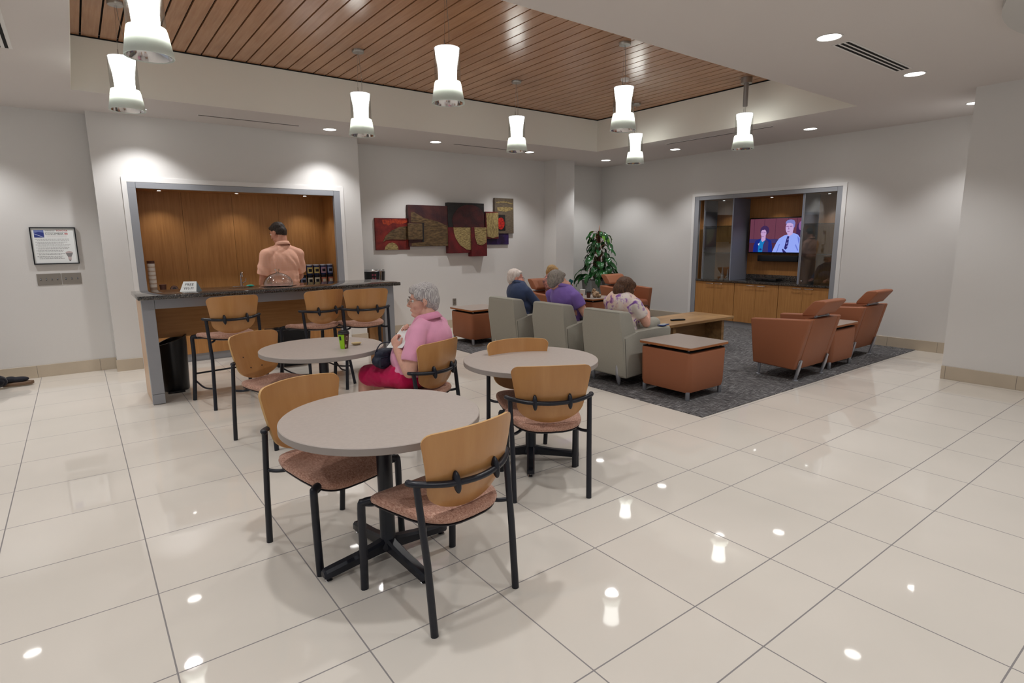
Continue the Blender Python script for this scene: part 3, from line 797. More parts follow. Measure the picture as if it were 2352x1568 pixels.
# grey lining frame of the opening (part of the room)
bm = B()
for bx in [(0.587, 0.673, 8.437, 8.50, 0, 2.285), (3.112, 3.203, 8.437, 8.50, 0, 2.285)]: add_box(bm, *bx, bev=0.002, seg=1)
add_box(bm, 0.675, 3.110, 8.437, 8.50, 2.215, 2.285, bev=0.002, seg=1)
add_box(bm, 0.587, 0.673, 8.4365, 8.50, 2.216, 2.2855, bev=0.002, seg=1); add_box(bm, 3.112, 3.203, 8.4365, 8.50, 2.216, 2.2855, bev=0.002, seg=1)
struct('trim_4', bm, GREYM)
# veneer lining: back in four sheets, sides, soffit
bm = B()
xs_ = [0.60, 1.235, 1.865, 2.494, 3.19]
for a, c in zip(xs_[:-1], xs_[1:]): add_box(bm, a+0.0015, c-0.0015, 9.10, 9.14, 0.0, 2.27)
add_box(bm, 0.60, 0.62, 8.50, 9.10, 0, 2.27); add_box(bm, 3.165, 3.19, 8.50, 9.10, 0, 2.27)
add_box(bm, 0.60, 3.19, 8.50, 9.10, 2.235, 2.275)
struct('trim_5', bm, CABW)

def puck(label, x, y, z, watts=9):
    t_ = thing('puck_light', label, 'cabinet light', (x, y, z), 0, 'small puck lights in the wooden alcoves')
    bm = B(); add_lathe(bm, [(0.0, -0.001), (0.032, -0.001), (0.032, -0.012), (0.026, -0.016), (0.022, -0.016)], 20, cap=False)
    obj('housing', bm, CHROME, t_, smooth=50)
    bm = B(); add_lathe(bm, [(0.0001, -0.0155), (0.023, -0.0155)], 20, cap=False)
    obj('lens', bm, LENS, t_)
    spot(t_, (0, 0, -0.02), watts, ang=110, blend=0.7, rad=0.02, col=(1, 0.95, 0.88))
    return t_
pk = puck('left puck light in the serving alcove soffit', 0.951, 8.80, 2.235)
for lab, x, y, z in [('middle puck light in the serving alcove soffit', 1.871, 8.78, 2.235), ('right puck light in the serving alcove soffit', 2.80, 8.78, 2.235),
                     ('puck light above the left glass shelves of the television alcove', 9.42, 6.15, 2.235),
                     ('puck light above the television', 9.42, 5.25, 2.235), ('puck light above the right glass shelves of the television alcove', 9.42, 4.32, 2.235)]:
    dup(pk, (x, y, z), 0, lab)

HANDLE = mat('bar_handle_steel', S(190, 186, 180), 0.25, metal=1.0)
def cabinet(name, label, w_, d_, h_, two=True, toe=0.10, group=None, hx=0.12):
    """origin front-left-bottom, local x along the front, +y into the wall"""
    t_ = thing(name, label, 'cabinet', (0, 0, 0), 0, group)
    bm = B(); add_box(bm, 0.0, w_, 0.02, d_, toe, h_); obj('body', bm, CABW, t_)
    bm = B(); add_box(bm, 0.0, w_, 0.035, d_-0.01, 0.0, toe); obj('toe_kick', bm, GREYM, t_)
    nd = 2 if two else 1
    for k in range(nd):
        a, c = w_*k/nd+0.002, w_*(k+1)/nd-0.002
        bm = B(); add_box(bm, a, c, 0.0, 0.019, toe+0.004, h_-0.004, bev=0.0015, seg=1); d = obj('door', bm, CABW, t_, smooth=30)
        L = hx
        x0 = c-0.02-L if k == 0 else a+0.02
        bm = B(); zh = h_-0.035
        add_tube(bm, bez([(x0, 0.0, zh), (x0+0.01, -0.022, zh), (x0+L/2, -0.026, zh), (x0+L-0.01, -0.022, zh), (x0+L, 0.0, zh)], 4), 0.0045, 8)
        obj('handle', bm, HANDLE, d, smooth=60)
    return t_
c0 = cabinet('base_cabinet', 'wooden base cabinet at the left of the serving alcove, seen under the bar', 0.62, 0.56, 0.88, group='base cabinets of the serving alcove')
c0.location = (0.675, 8.505, 0)
for i, lab in enumerate(['wooden base cabinet under the alcove tap, seen between the stools', 'wooden base cabinet behind the black bin under the bar', 'wooden base cabinet at the right of the serving alcove']):
    dup(c0, (0.675+0.622*(i+1), 8.505, 0), 0, lab)
bm = B(); add_box(bm, 0.625, 3.16, 8.49, 9.095, 0.882, 0.912, bev=0.003, seg=1)
tag(obj('countertop', bm, GRAN, smooth=30), 'dark granite back counter inside the serving alcove', 'countertop')

# ------------------------------------------------------------------ the bar
t_ = thing('bar_counter', 'serving bar with grey frame, wood panels and polished dark granite top', 'bar counter', (0, 0, 0))
bm = B(); add_box(bm, 0.415, 3.075, 6.30, 7.07, 1.035, 1.072, bev=0.004, seg=2); obj('granite_top', bm, GRAN, t_, smooth=30)
for x0, x1 in ((0.447, 0.553), (2.905, 3.035)):
    bm = B(); add_box(bm, x0, x1, 6.42, 6.50, 0.105, 1.035, bev=0.002, seg=1); add_box(bm, x0, x1, 6.419, 6.50, 0.005, 0.102, bev=0.002, seg=1)
    obj('leg', bm, GREYM, t_, smooth=30)
bm = B(); add_box(bm, 0.555, 2.903, 6.42, 6.45, 0.935, 1.035, bev=0.002, seg=1); obj('apron', bm, GREYM, t_)
WLIGHT = wood('light_veneer', S(206, 172, 138), S(186, 150, 116), rough=0.35, axis=2, fine=30)
bm = B(); add_box(bm, 0.449, 0.475, 6.502, 7.04, 0.004, 1.035); obj('end_panel', bm, WLIGHT, t_)
bm = B(); add_box(bm, 2.965, 3.033, 6.502, 7.04, 0.004, 1.035); obj('end_panel', bm, CABW, t_)
bm = B(); add_box(bm, 0.476, 2.964, 6.955, 6.98, 0.575, 1.035); obj('modesty_panel', bm, CABWX, t_)

BLKP = mat('black_plastic', S(20, 20, 22), 0.32, spec=0.5)
# trash can: round with a slanted mouth
t_ = thing('trash_can', 'tall black round bin with a slanted rim under the left end of the bar', 'trash can', (0.715, 6.99, 0))
bm = B(); n = 36; R0, R1 = 0.125, 0.142
rs = []
for k, (r, z) in enumerate([(R0, 0.005), (R0+.003, 0.02), (R1, 0.5)]): rs.append([(r*math.cos(2*PI*i/n), r*math.sin(2*PI*i/n), z) for i in range(n)])
top = lambda r, dz=0: [(r*math.cos(2*PI*i/n), r*math.sin(2*PI*i/n), 0.545+0.05*math.cos(2*PI*i/n)+dz) for i in range(n)]
rs += [top(R1+.001), top(R1-.008), [(0.12*math.cos(2*PI*i/n), 0.12*math.sin(2*PI*i/n), 0.10) for i in range(n)]]
rings(bm, rs); obj('body', bm, BLKP, t_, smooth=50)
bm = B(); rings(bm, [top(R1+.004, -0.012), top(R1+.005, 0.002), top(R1-.010, 0.004), top(R1-.012, -0.01)], cap=False); obj('rim', bm, mat('dark_steel', S(60, 58, 56), 0.3, metal=0.8), t_, smooth=50)
bm = B(); add_box(bm, -0.10, 0.06, -0.19, -0.13, 0.002, 0.02, bev=0.004, seg=1); obj('pedal', bm, BLKP, t_)

t_ = thing('waste_bin', 'open black bin with a black bag, below the middle stool behind the bar', 'bin', (2.08, 7.55, 0))
bm = B(); add_prism(bm, [(-0.20, 0.0), (0.20, 0.0), (0.24, 0.47), (-0.26, 0.47)], -0.15, 0.15, 'y', bev=0.006, seg=1)
obj('body', bm, BLKP, t_, smooth=30)
bm = B(); n = 20; rs = []
for j in range(7):
    v = j/6; rr_ = 0.19*(1-0.35*v); rs.append([(rr_*1.05*math.cos(2*PI*i/n)*(1+0.10*math.sin(5*i+j*2)), 0.75*rr_*math.sin(2*PI*i/n)*(1+0.10*math.cos(3*i+j)), 0.465+0.035*math.sin(v*PI/2)+0.008*math.sin(i*2.1+j)) for i in range(n)])
rings(bm, rs); obj('bin_bag', bm, mat('bag_plastic', S(24, 24, 26), 0.25), t_, smooth=50)

# ------------------------------------------------------------------ on the bar
PAPER = mat('white_paper', S(228, 230, 228), 0.7)
INK = mat('dark_ink', S(40, 44, 48), 0.7)
t_ = thing('tent_sign', 'folded white tent card reading FREE WI-FI standing on the granite bar', 'sign', (0.905, 6.66, 1.0725), math.radians(-32))
bm = B()
hw = 0.080; lean = 0.064; hh = 0.098
rings(bm, [[(-hw, -lean, 0), (-hw*0.80, 0, hh), (-hw*0.80, 0.002, hh), (-hw, lean, 0), (-hw, lean-0.002, 0), (-hw*0.80, 0, hh-0.003), (-hw, -lean+0.002, 0)],
           [(hw, -lean, 0), (hw*0.80, 0, hh), (hw*0.80, 0.002, hh), (hw, lean, 0), (hw, lean-0.002, 0), (hw*0.80, 0, hh-0.003), (hw, -lean+0.002, 0)]], cap=False)
for sg in (-1, 1):
    vs_ = [bm.verts.new(p) for p in ((sg*(hw-0.0005), -lean+0.001, 0.0), (sg*(hw-0.0005), lean-0.001, 0.0), (sg*(hw*0.80-0.0005), 0, hh-0.001))]; f = bm.faces.new(vs_); f.material_index = 1  # open tent ends capped with blue-grey faces, the shade inside painted as colour
obj('card', bm, [PAPER, mat('card_end_shade', S(120, 134, 140), 0.6)], t_)
bm = B(); ml_ = math.hypot(lean, hh)
fm = lambda x, s: frame_mtx(Vector((x, -lean, 0)) + Vector((0, lean, hh)).normalized()*s + Vector((0, -hh, lean)).normalized()*0.0008, (1, 0, 0), (0, lean, hh))
text_mesh(bm, 'FREE', 0.042, fm(0, 0.066), align='CENTER'); text_mesh(bm, 'WI-FI', 0.042, fm(0, 0.022), align='CENTER')
obj('lettering', bm, INK, t_)

CLEARP = thin_glass('clear_plastic', (0.95, 0.95, 0.95, 1), 1.3)
t_ = thing('cake_dome', 'clear glass cake dome on a steel tray, standing on the granite bar', 'cake dome', (1.79, 6.745, 1.0725))
bm = B(); add_lathe(bm, [(0.0, 0.0), (0.10, 0.0), (0.19, 0.006), (0.195, 0.010), (0.19, 0.012), (0.10, 0.006), (0.0, 0.006)], 48, cap=False); obj('tray', bm, CHROME, t_, smooth=50)
bm = B(); P_ = [(0.158, 0.013)] + [(0.158*math.cos(a), 0.013+0.135*math.sin(a)) for a in [PI/2*k/10 for k in range(1, 10)]] + [(0.02, 0.148)]
add_lathe(bm, P_, 48, cap=False); add_lathe(bm, [(r-0.003, z-0.002) for r, z in P_], 48, cap=False); obj('dome', bm, CLEARP, t_, smooth=60)
bm = B(); add_lathe(bm, [(0.02, 0.146), (0.014, 0.155), (0.014, 0.165), (0.026, 0.172), (0.028, 0.182), (0.022, 0.190), (0.0, 0.192)], 24, cap=False); obj('knob', bm, GLASS, t_, smooth=60)

t_ = thing('serving_tongs', 'clear serving tongs with a teal end lying by the tap on the bar', 'tongs', (1.42, 6.76, 1.0725), math.radians(-4))
bm = B()
for s in (-1, 1): add_tube(bm, bez([(-0.10, 0.0, 0.012), (-0.03, s*0.016, 0.014), (0.06, s*0.022, 0.012)], 5), [0.006]*11, 8, flat=0.6)
obj('arms', bm, mat('steel_bright', S(205, 205, 205), 0.2, metal=1), t_, smooth=60)
bm = B(); bmesh.ops.create_uvsphere(bm, u_segments=14, v_segments=10, radius=1, matrix=Matrix.Translation((0.075, 0.0, 0.017)) @ Matrix.Diagonal((0.042, 0.030, 0.013, 1)))
obj('grip', bm, mat('teal_plastic', S(30, 150, 130), 0.35), t_, smooth=60)
bm = B(); add_box(bm, -0.12, 0.09, -0.045, 0.045, 0, 0.004, bev=0.0015, seg=1); o = obj('cutting_board', bm, CLEARP); o.location = (1.40, 6.78, 1.0725)
tag(o, 'small clear plastic tray under the tongs on the bar', 'tray')

# ------------------------------------------------------------------ on the back counter (top z .912)
zb = 0.912
t_ = thing('tap', 'chrome gooseneck tap rising behind the bar', 'tap', (1.83, 8.78, zb))
bm = B(); add_lathe(bm, [(0.0, 0), (0.026, 0), (0.026, 0.01), (0.016, 0.014), (0.016, 0.10), (0.0, 0.10)], 20, cap=False); obj('base', bm, CHROME, t_, smooth=50)
bm = B(); add_tube(bm, bez([(0, 0, 0.09), (0, 0, 0.19), (0.0, -0.03, 0.235), (0, -0.075, 0.225), (0, -0.095, 0.17)], 6), 0.011, 12); obj('spout', bm, CHROME, t_, smooth=60)
bm = B(); add_tube(bm, [(0.014, 0, 0.08), (0.06, 0, 0.10), (0.065, 0, 0.15)], 0.006, 8); obj('lever', bm, CHROME, t_, smooth=60)

CUPB = mat('brown_paper_cup', S(84, 52, 42), 0.6); LIDB = mat('black_lid', S(24, 22, 22), 0.4); CREAM = mat('cream_print', S(196, 176, 158), 0.6)
CUPW = mat('white_paper_cup', S(222, 216, 208), 0.6)
# sleeve of stacked cups: every rim shows
t_ = thing('cup_stack', 'tall stack of nested paper cups at the left side of the alcove', 'stack of cups', (0.755, 8.63, zb))
for k in range(20):
    bm = B(); z = 0.0175*k
    add_lathe(bm, [(0.030, z), (0.0425, z+0.085), (0.0445, z+0.087), (0.0445, z+0.091), (0.041, z+0.091)], 22, cap=False)
    obj('paper_cup', bm, CUPB if k > 17 else (CUPW if k % 3 else CREAM), t_, smooth=50)
def cup(name, label, loc, h=0.10, m1=CUPB, lid=True, tilt=0, group=None):
    t_ = thing(name, label, 'cup', loc, 0, group)
    bm = B(); add_lathe(bm, [(0.0, 0.0), (0.030, 0.0), (0.031, 0.003), (0.041, h), (0.0, h)], 26, cap=False); obj('cup_body', bm, m1, t_, smooth=50)
    if lid:
        bm = B(); add_lathe(bm, [(0.0445, h-0.006), (0.0445, h+0.002), (0.040, h+0.008), (0.036, h+0.016), (0.030, h+0.017), (0.029, h+0.012), (0.0, h+0.011)], 26, cap=False); obj('lid', bm, LIDB, t_, smooth=40)
    return t_
t_ = cup('paper_cup', 'brown paper cup right of the tall cup stack, behind the bar', (0.865, 8.68, zb), 0.115, lid=False)
bm = B(); add_box(bm, -0.035, 0.035, -0.035, 0.035, 0.0, 0.006, bev=0.002, seg=1); t2 = obj('napkin', bm, CUPW); t2.location = (0.885, 8.58, zb); tag(t2, 'white napkin square lying before the brown paper cup behind the bar', 'napkin')
for x, s_, lab in ((0.985, 1.0, 'larger black lid holder tilted beside the brown cup behind the bar'), (1.12, 0.8, 'smaller black lid holder right of the larger one behind the bar')):
    t_ = thing('lid_holder', lab, 'lid holder', (x, 8.66, zb+0.0))
    bm = B(); mt = Matrix.Translation((0, 0, 0.045*s_)) @ Matrix.Rotation(math.radians(70), 4, 'X')
    add_lathe(bm, [(0.0, -0.05*s_), (0.040*s_, -0.05*s_), (0.046*s_, 0.03*s_), (0.040*s_, 0.04*s_), (0.0, 0.04*s_)], 22, mtx=mt, cap=False)
    obj('drum', bm, LIDB, t_, smooth=40)
    bm = B(); add_lathe(bm, [(0.020*s_, 0.0405*s_), (0.038*s_, 0.0405*s_), (0.038*s_, 0.044*s_), (0.020*s_, 0.044*s_)], 22, mtx=mt, cap=False); obj('rim', bm, CUPB, t_, smooth=40)

# coffee pod tins in a rack: 2 rows
TINB = mat('tin_blue', S(34, 46, 84), 0.35, metal=0.3); TIND = mat('tin_dark', S(22, 22, 28), 0.35, metal=0.3)
LABS = [mat('tin_label_gold', S(170, 150, 90), 0.5), mat('tin_label_mauve', S(142, 110, 124), 0.5), mat('tin_label_cream', S(178, 168, 146), 0.5), mat('tin_label_rust', S(150, 84, 62), 0.5), mat('tin_label_steel', S(110, 116, 138), 0.5)]
kinds = [('gold', 0), ('gold', 0), ('mauve', 1), ('steel grey', 4), ('cream', 2), ('cream', 2), ('rust', 3), ('rust', 3), ('dark', 4)]
def tin(label, loc, lm, body):
    t_ = thing('coffee_canister', label, 'canister', loc, 0, 'coffee canisters stacked in two rows')
    bm = B(); add_lathe(bm, [(0.0, 0.0), (0.0455, 0.0), (0.047, 0.004), (0.047, 0.135), (0.0, 0.135)], 24, cap=False); obj('body', bm, body, t_, smooth=50)
    bm = B(); add_lathe(bm, [(0.0, 0.135), (0.049, 0.135), (0.049, 0.150), (0.045, 0.153), (0.0, 0.153)], 24, cap=False); obj('lid', bm, ALU if body is TINB else TIND, t_, smooth=50)
    bm = B(); rs = [[(0.0476*math.cos(a), 0.0476*math.sin(a), z) for a in [math.radians(d) for d in range(215, 326, 11)]] for z in (0.022, 0.112)]
    rings(bm, rs, close=False, cap=False); obj('label', bm, LABS[lm], t_, smooth=50)
    bm = B(); rs = [[(0.0480*math.cos(a), 0.0480*math.sin(a), z) for a in [math.radians(d) for d in range(240, 301, 10)]] for z in (0.045, 0.088)]
    rings(bm, rs, close=False, cap=False); obj('label_picture', bm, TIND if lm != 3 else LABS[2], t_, smooth=50)
    return t_
ordn = ['leftmost', 'second', 'third', 'rightmost']
for k in range(4):
    nm, lm = kinds[k]; tin('blue coffee canister with a %s label, %s of the upper row behind the man' % (nm, ordn[k]), (2.80+0.103*k, 8.80, zb+0.154), lm, TINB)
for k in range(5):
    nm, lm = [('dark', 4), ('cream', 2), ('cream', 2), ('rust', 3), ('rust', 3)][k]
    tin('dark coffee canister with a %s label, %s of the lower row' % (nm, ['leftmost', 'second', 'third', 'fourth', 'rightmost'][k]), (2.697+0.103*k, 8.80, zb+0.0005), lm, TIND)
# coffee urn on its stand right of the alcove
t_ = thing('coffee_urn', 'black round coffee urn with a chrome rim beyond the right end of the bar', 'coffee urn', (3.78, 8.66, 0.78))
bm = B(); add_lathe(bm, [(0.0, 0.0), (0.145, 0.0), (0.150, 0.02), (0.165, 0.31), (0.0, 0.31)], 36, cap=False); obj('body', bm, BLKP, t_, smooth=50)
bm = B(); add_lathe(bm, [(0.166, 0.305), (0.168, 0.325), (0.160, 0.335), (0.0, 0.338)], 36, cap=False); obj('rim', bm, CHROME, t_, smooth=50)
bm = B(); rs = [[((0.1535+0.018*(z-.05)/.3+.004)*math.cos(a), (0.1535+0.018*(z-.05)/.3+.004)*math.sin(a), z) for a in [math.radians(d) for d in range(268, 291, 4)]] for z in (0.05, 0.31)]
rings(bm, rs, close=False, cap=False); obj('front_strip', bm, CHROME, t_, smooth=50)
bm = B()
for k in range(3):
    for j in range(2):
        a = math.radians(236+14*j); z = 0.13+0.055*k; r = 0.163
        add_box(bm, -0.012, 0.012, -0.003, 0.003, z, z+0.03, mtx=Matrix.Translation((r*math.cos(a), r*math.sin(a), 0)) @ Matrix.Rotation(a+PI/2, 4, 'Z'))
obj('button_strip', bm, mat('red_print', S(120, 50, 66), 0.5), t_)
bm = B(); add_box(bm, 3.61, 3.95, 8.50, 8.86, 0.0, 0.78, bev=0.004, seg=1); tag(obj('urn_stand', bm, CABW, smooth=30), 'narrow wooden stand carrying the coffee urn, hidden behind the bar end', 'stand')

# ------------------------------------------------------------------ television alcove (x 9.2 .. 9.73)
bm = B()
for bx in [(9.188, 9.25, 6.505, 6.594, 0, 2.302), (9.188, 9.25, 4.032, 4.105, 0, 2.302)]: add_box(bm, *bx, bev=0.002, seg=1)
add_box(bm, 9.188, 9.25, 4.107, 6.503, 2.236, 2.302, bev=0.002, seg=1)
add_box(bm, 9.1875, 9.25, 6.505, 6.594, 2.2365, 2.3025, bev=0.002, seg=1); add_box(bm, 9.1875, 9.25, 4.032, 4.105, 2.2365, 2.3025, bev=0.002, seg=1)
struct('trim_6', bm, GREYM)
CABWY = wood('cabinet_veneer_side', S(178, 126, 72), S(148, 100, 54), rough=0.42, axis=2, fine=46)
bm = B(); add_box(bm, 9.73, 9.75, 4.04, 6.59, 0, 2.29); add_box(bm, 9.25, 9.73, 6.50, 6.59, 0, 2.29); add_box(bm, 9.25, 9.73, 4.04, 4.10, 0, 2.29); add_box(bm, 9.25, 9.73, 4.04, 6.59, 2.24, 2.29)
struct('trim_7', bm, CABWY)
mc = cabinet('base_cabinet', 'left pair of wooden doors under the television alcove counter', 0.795, 0.50, 0.785, hx=0.145, group='base cabinets under the television')
mc.location = (9.19, 6.50, 0); mc.rotation_euler.z = -PI/2
dup(mc, (9.19, 5.70, 0), -PI/2, 'middle pair of wooden doors right below the television')
dup(mc, (9.19, 4.90, 0), -PI/2, 'right pair of wooden doors under the television alcove counter, behind the rust armchairs')
bm = B(); add_box(bm, 9.172, 9.728, 4.107, 6.498, 0.787, 0.818, bev=0.003, seg=1); add_box(bm, 9.705, 9.728, 4.65, 5.80, 0.818, 0.915, bev=0.002, seg=1)
tag(obj('countertop', bm, GRAN, smooth=30), 'dark granite counter with a low backsplash under the television', 'countertop')
for y, lab in ((5.825, 'blue-grey vertical partition left of the television'), (4.612, 'blue-grey vertical partition right of the television')):
    bm = B(); add_box(bm, 9.215, 9.728, y-0.012, y+0.012, 0.819, 2.239, bev=0.001, seg=1)
    tag(obj('partition', bm, mat('partition_blue_grey', S(124, 128, 140), 0.45)), lab, 'partition')
bm = B(); add_box(bm, 9.36, 9.728, 6.47, 6.499, 0.819, 2.239); tag(obj('partition', bm, _mats['partition_blue_grey']), 'blue-grey lining panel at the left side of the left glass case', 'partition')
SHG = thin_glass('shelf_glass', (0.55, 0.62, 0.60, 1), 1.5)
for y0, y1, lab in ((5.84, 6.46, 'left'), (4.11, 4.595, 'right')):
    for z in (1.29, 1.765):
        bm = B(); add_box(bm, 9.27, 9.725, y0, y1, z, z+0.008)
        o = tag(obj('glass_shelf', bm, SHG), '%s glass shelf in the glass case %s of the television' % ('lower' if z < 1.5 else 'upper', lab), 'glass shelf', 'glass shelves of the television alcove')
CASEG = thin_glass('case_glass', (0.90, 0.92, 0.92, 1), 1.8)
for y0, y1, lab in ((5.835, 6.41, 'left'), (4.11, 4.60, 'right')):
    t_ = thing('glass_door', 'frameless glass door of the display case %s of the television' % lab, 'glass door', (9.222, 0, 0), 0, 'glass doors of the television alcove')
    bm = B(); add_box(bm, 0, 0.006, y0, y1, 0.822, 2.234); obj('pane', bm, CASEG, t_)
    ye = y1 if lab == 'left' else y1
    bm = B(); add_box(bm, -0.003, 0.009, ye-0.012, ye, 0.822, 2.234); obj('edge_strip', bm, ALU, t_)
    bm = B(); add_lathe(bm, [(0.0, 0), (0.012, 0.0), (0.014, 0.018), (0.0, 0.02)], 14, mtx=Matrix.Translation((0.0, (y1-0.05) if lab == 'right' else y0+0.05, 0.87)) @ Matrix.Rotation(-PI/2, 4, 'Y'), cap=False); obj('knob', bm, CHROME, t_, smooth=50)
# things on the counter
for k, (y, h, r, lab) in enumerate([(6.10, 0.20, 0.022, 'tallest clear crystal obelisk award in the left glass case'), (5.99, 0.17, 0.020, 'second clear crystal obelisk award in the left glass case')]):
    bm = B(); rings(bm, [[(-r, -r, 0), (r, -r, 0), (r, r, 0), (-r, r, 0)], [(-r*.3, -r*.3, h), (r*.3, -r*.3, h), (r*.3, r*.3, h), (-r*.3, r*.3, h)]])
    add_box(bm, -0.04, 0.04, -0.04, 0.04, -0.012, 0.0)
    o = obj('crystal_award', bm, mat('crystal', S(235, 240, 240), 0.05, trans=0.6, spec=1.0)); o.location = (9.42, y, 0.8305); tag(o, lab, 'award')
t_ = thing('cable_box', 'flat black cable box on the granite counter below the television', 'cable box', (9.54, 5.28, 0.8185))
bm = B(); add_box(bm, -0.11, 0.11, -0.19, 0.19, 0.006, 0.05, bev=0.006, seg=2); obj('body', bm, BLKP, t_, smooth=30)
bm = B(); add_box(bm, -0.112, -0.11, -0.06, 0.06, 0.02, 0.035); obj('display', bm, mat('dark_display', S(10, 10, 14), 0.1), t_)
bm = B()
for sx_ in (-1, 1):
    for sy_ in (-1, 1): add_box(bm, sx_*0.09-0.01, sx_*0.09+0.01, sy_*0.16-0.01, sy_*0.16+0.01, 0, 0.007)
obj('feet', bm, BLKP, t_)
# television
t_ = thing('television', 'wall-mounted black television showing two seated people in a courtroom', 'television', (9.64, 5.22, 1.595))
W2, H2 = 0.525, 0.303
bm = B(); add_box(bm, -0.02, 0.06, -W2, W2, -H2, H2, bev=0.006, seg=2); obj('bezel', bm, BLKP, t_, smooth=30)
bm = B(); add_box(bm, 0.05, 0.09, -0.2, 0.2, -0.15, 0.15); obj('wall_mount', bm, BLKP, t_)
SCRS = {}
def scr(nm, c, s=0.9):
    m_ = mat('screen_'+nm, (0, 0, 0, 1), 0.15, emis=c, es=s*0.82, spec=0.3); return m_
pal = [scr('panel', S(106, 58, 76)), scr('panel_dark', S(78, 40, 60)), scr('rail', S(58, 50, 104)), scr('hair_dark', S(64, 40, 84)), scr('skin', S(196, 160, 206)), scr('jacket', S(20, 40, 130)),
       scr('teal', S(16, 120, 190)), scr('shirt', S(150, 170, 250)), scr('hair_grey', S(126, 128, 196)), scr('tie', S(44, 40, 110)), scr('skin_man', S(200, 170, 220)), scr('white', S(220, 225, 255)), scr('shade', S(110, 128, 220)), scr('shadow_skin', S(140, 96, 150))]
bm = B(); lay = [0]
def sp(pts, mi):
    """polygon in picture fractions u (0 left..1 right), v (0 top..1 bottom)"""
    lay[0] += 1; x = -0.0205 - lay[0]*0.00006
    vs_ = [bm.verts.new((x, (W2-0.018)*(1-2*u), (H2-0.018)*(1-2*v))) for u, v in pts]
    f = bm.faces.new(vs_); f.material_index = mi
def el(cu_, cv_, ru, rv, n=18): return [(cu_+ru*math.cos(2*PI*i/n), min(cv_+rv*math.sin(2*PI*i/n), 1.0)) for i in range(n)]
U = lambda x, y: ((x-700)/582.0, (y-442)/343.0)
sp([(0, 0), (1, 0), (1, 1), (0, 1)], 0)
for x in (742, 850, 965, 1090, 1178): sp([U(x, 442), U(x+5, 442), U(x+5, 655), U(x, 655)], 1)
sp([U(700, 650), (1, U(0, 650)[1]), (1, U(0, 690)[1]), U(700, 690)], 2); sp([U(700, 690), (1, U(0, 690)[1]), (1, 1), (0, 1)], 1)
sp(el(*U(1218, 560), 0.075, 0.24), 3); sp(el(*U(1216, 520), 0.035, 0.13), 13); sp([U(1160, 785), U(1165, 600), U(1200, 570), U(1282, 600), (1, 1)], 3)
sp([(U(745, 0)[0], 1), U(748, 720), U(770, 665), U(830, 640), U(880, 640), U(930, 665), U(945, 720), (U(948, 0)[0], 1)], 5)
sp([(U(800, 0)[0], 1), U(800, 700), U(828, 650), U(868, 650), U(850, 730), (U(850, 0)[0], 1)], 6)
sp([(U(845, 0)[0], 1), U(850, 710), U(878, 650), U(905, 680), U(905, 785)], 2)
sp(el(*U(858, 562), 0.082, 0.145), 3); sp([U(830, 600), U(872, 600), U(872, 660), U(840, 680), U(826, 660)], 4); sp(el(*U(848, 590), 0.050, 0.118), 4)
sp([U(820, 580), U(838, 580), U(838, 584), U(820, 584)], 13); sp([U(846, 580), U(872, 580), U(872, 584), U(846, 584)], 13); sp([U(832, 620), U(855, 620), U(850, 626), U(836, 626)], 13); sp(el(*U(838, 545), 0.045, 0.035), 3)
sp([U(793, 700), U(812, 690), U(806, 718)], 11); sp(el(*U(826, 757), 0.022, 0.03), 5)
sp([(U(948, 0)[0], 1), U(965, 740), U(985, 690), U(1012, 645), U(1060, 615), U(1150, 590), U(1195, 608), U(1218, 640), (U(1228, 0)[0], 1)], 7)
sp([U(1015, 700), U(1024, 700), U(1000, 785), U(992, 785)], 12); sp([U(1180, 700), U(1210, 760), U(1200, 770), U(1175, 715)], 12); sp([U(1190, 620), U(1215, 650), U(1205, 700)], 12)
sp([U(1086, 560), U(1145, 560), U(1142, 600), U(1110, 625), U(1090, 600)], 10); sp(el(*U(1110, 538), 0.068, 0.19), 10)
sp([U(1070, 505), U(1068, 480), U(1085, 462), U(1118, 456), U(1150, 466), U(1162, 492), U(1158, 530), U(1148, 545), U(1142, 505), U(1115, 490), U(1085, 492)], 8)
sp([U(1075, 522), U(1100, 520), U(1100, 528), U(1075, 528)], 13); sp([U(1108, 522), U(1134, 520), U(1134, 528), U(1108, 528)], 13); sp([U(1088, 575), U(1112, 572), U(1110, 579), U(1090, 581)], 13); sp([U(1100, 530), U(1108, 552), U(1096, 556)], 13)
sp([U(1092, 622), U(1112, 622), U(1108, 700), U(1098, 745), U(1084, 757), U(1068, 745), U(1078, 690)], 9)
for a, c in ((1095, 650), (1085, 690), (1092, 720)): sp([U(a, c), U(a+12, c-8), U(a+14, c+6), U(a+2, c+12)], 8)
sp([U(1048, 755), U(1056, 748), U(1095, 785), U(1060, 785)], 9)
obj('screen', bm, pal, t_)
t_ = thing('sound_bar', 'long black sound bar mounted under the television', 'sound bar', (9.66, 5.20, 1.205))
bm = B(); add_box(bm, -0.04, 0.04, -0.36, 0.36, -0.052, 0.052, bev=0.012, seg=3); obj('body', bm, mat('speaker_cloth', S(16, 16, 20), 0.8), t_, smooth=40)
bm = B(); add_box(bm, 0.03, 0.068, -0.25, -0.2, -0.02, 0.02); add_box(bm, 0.03, 0.068, 0.2, 0.25, -0.02, 0.02); obj('bracket', bm, BLKP, t_)
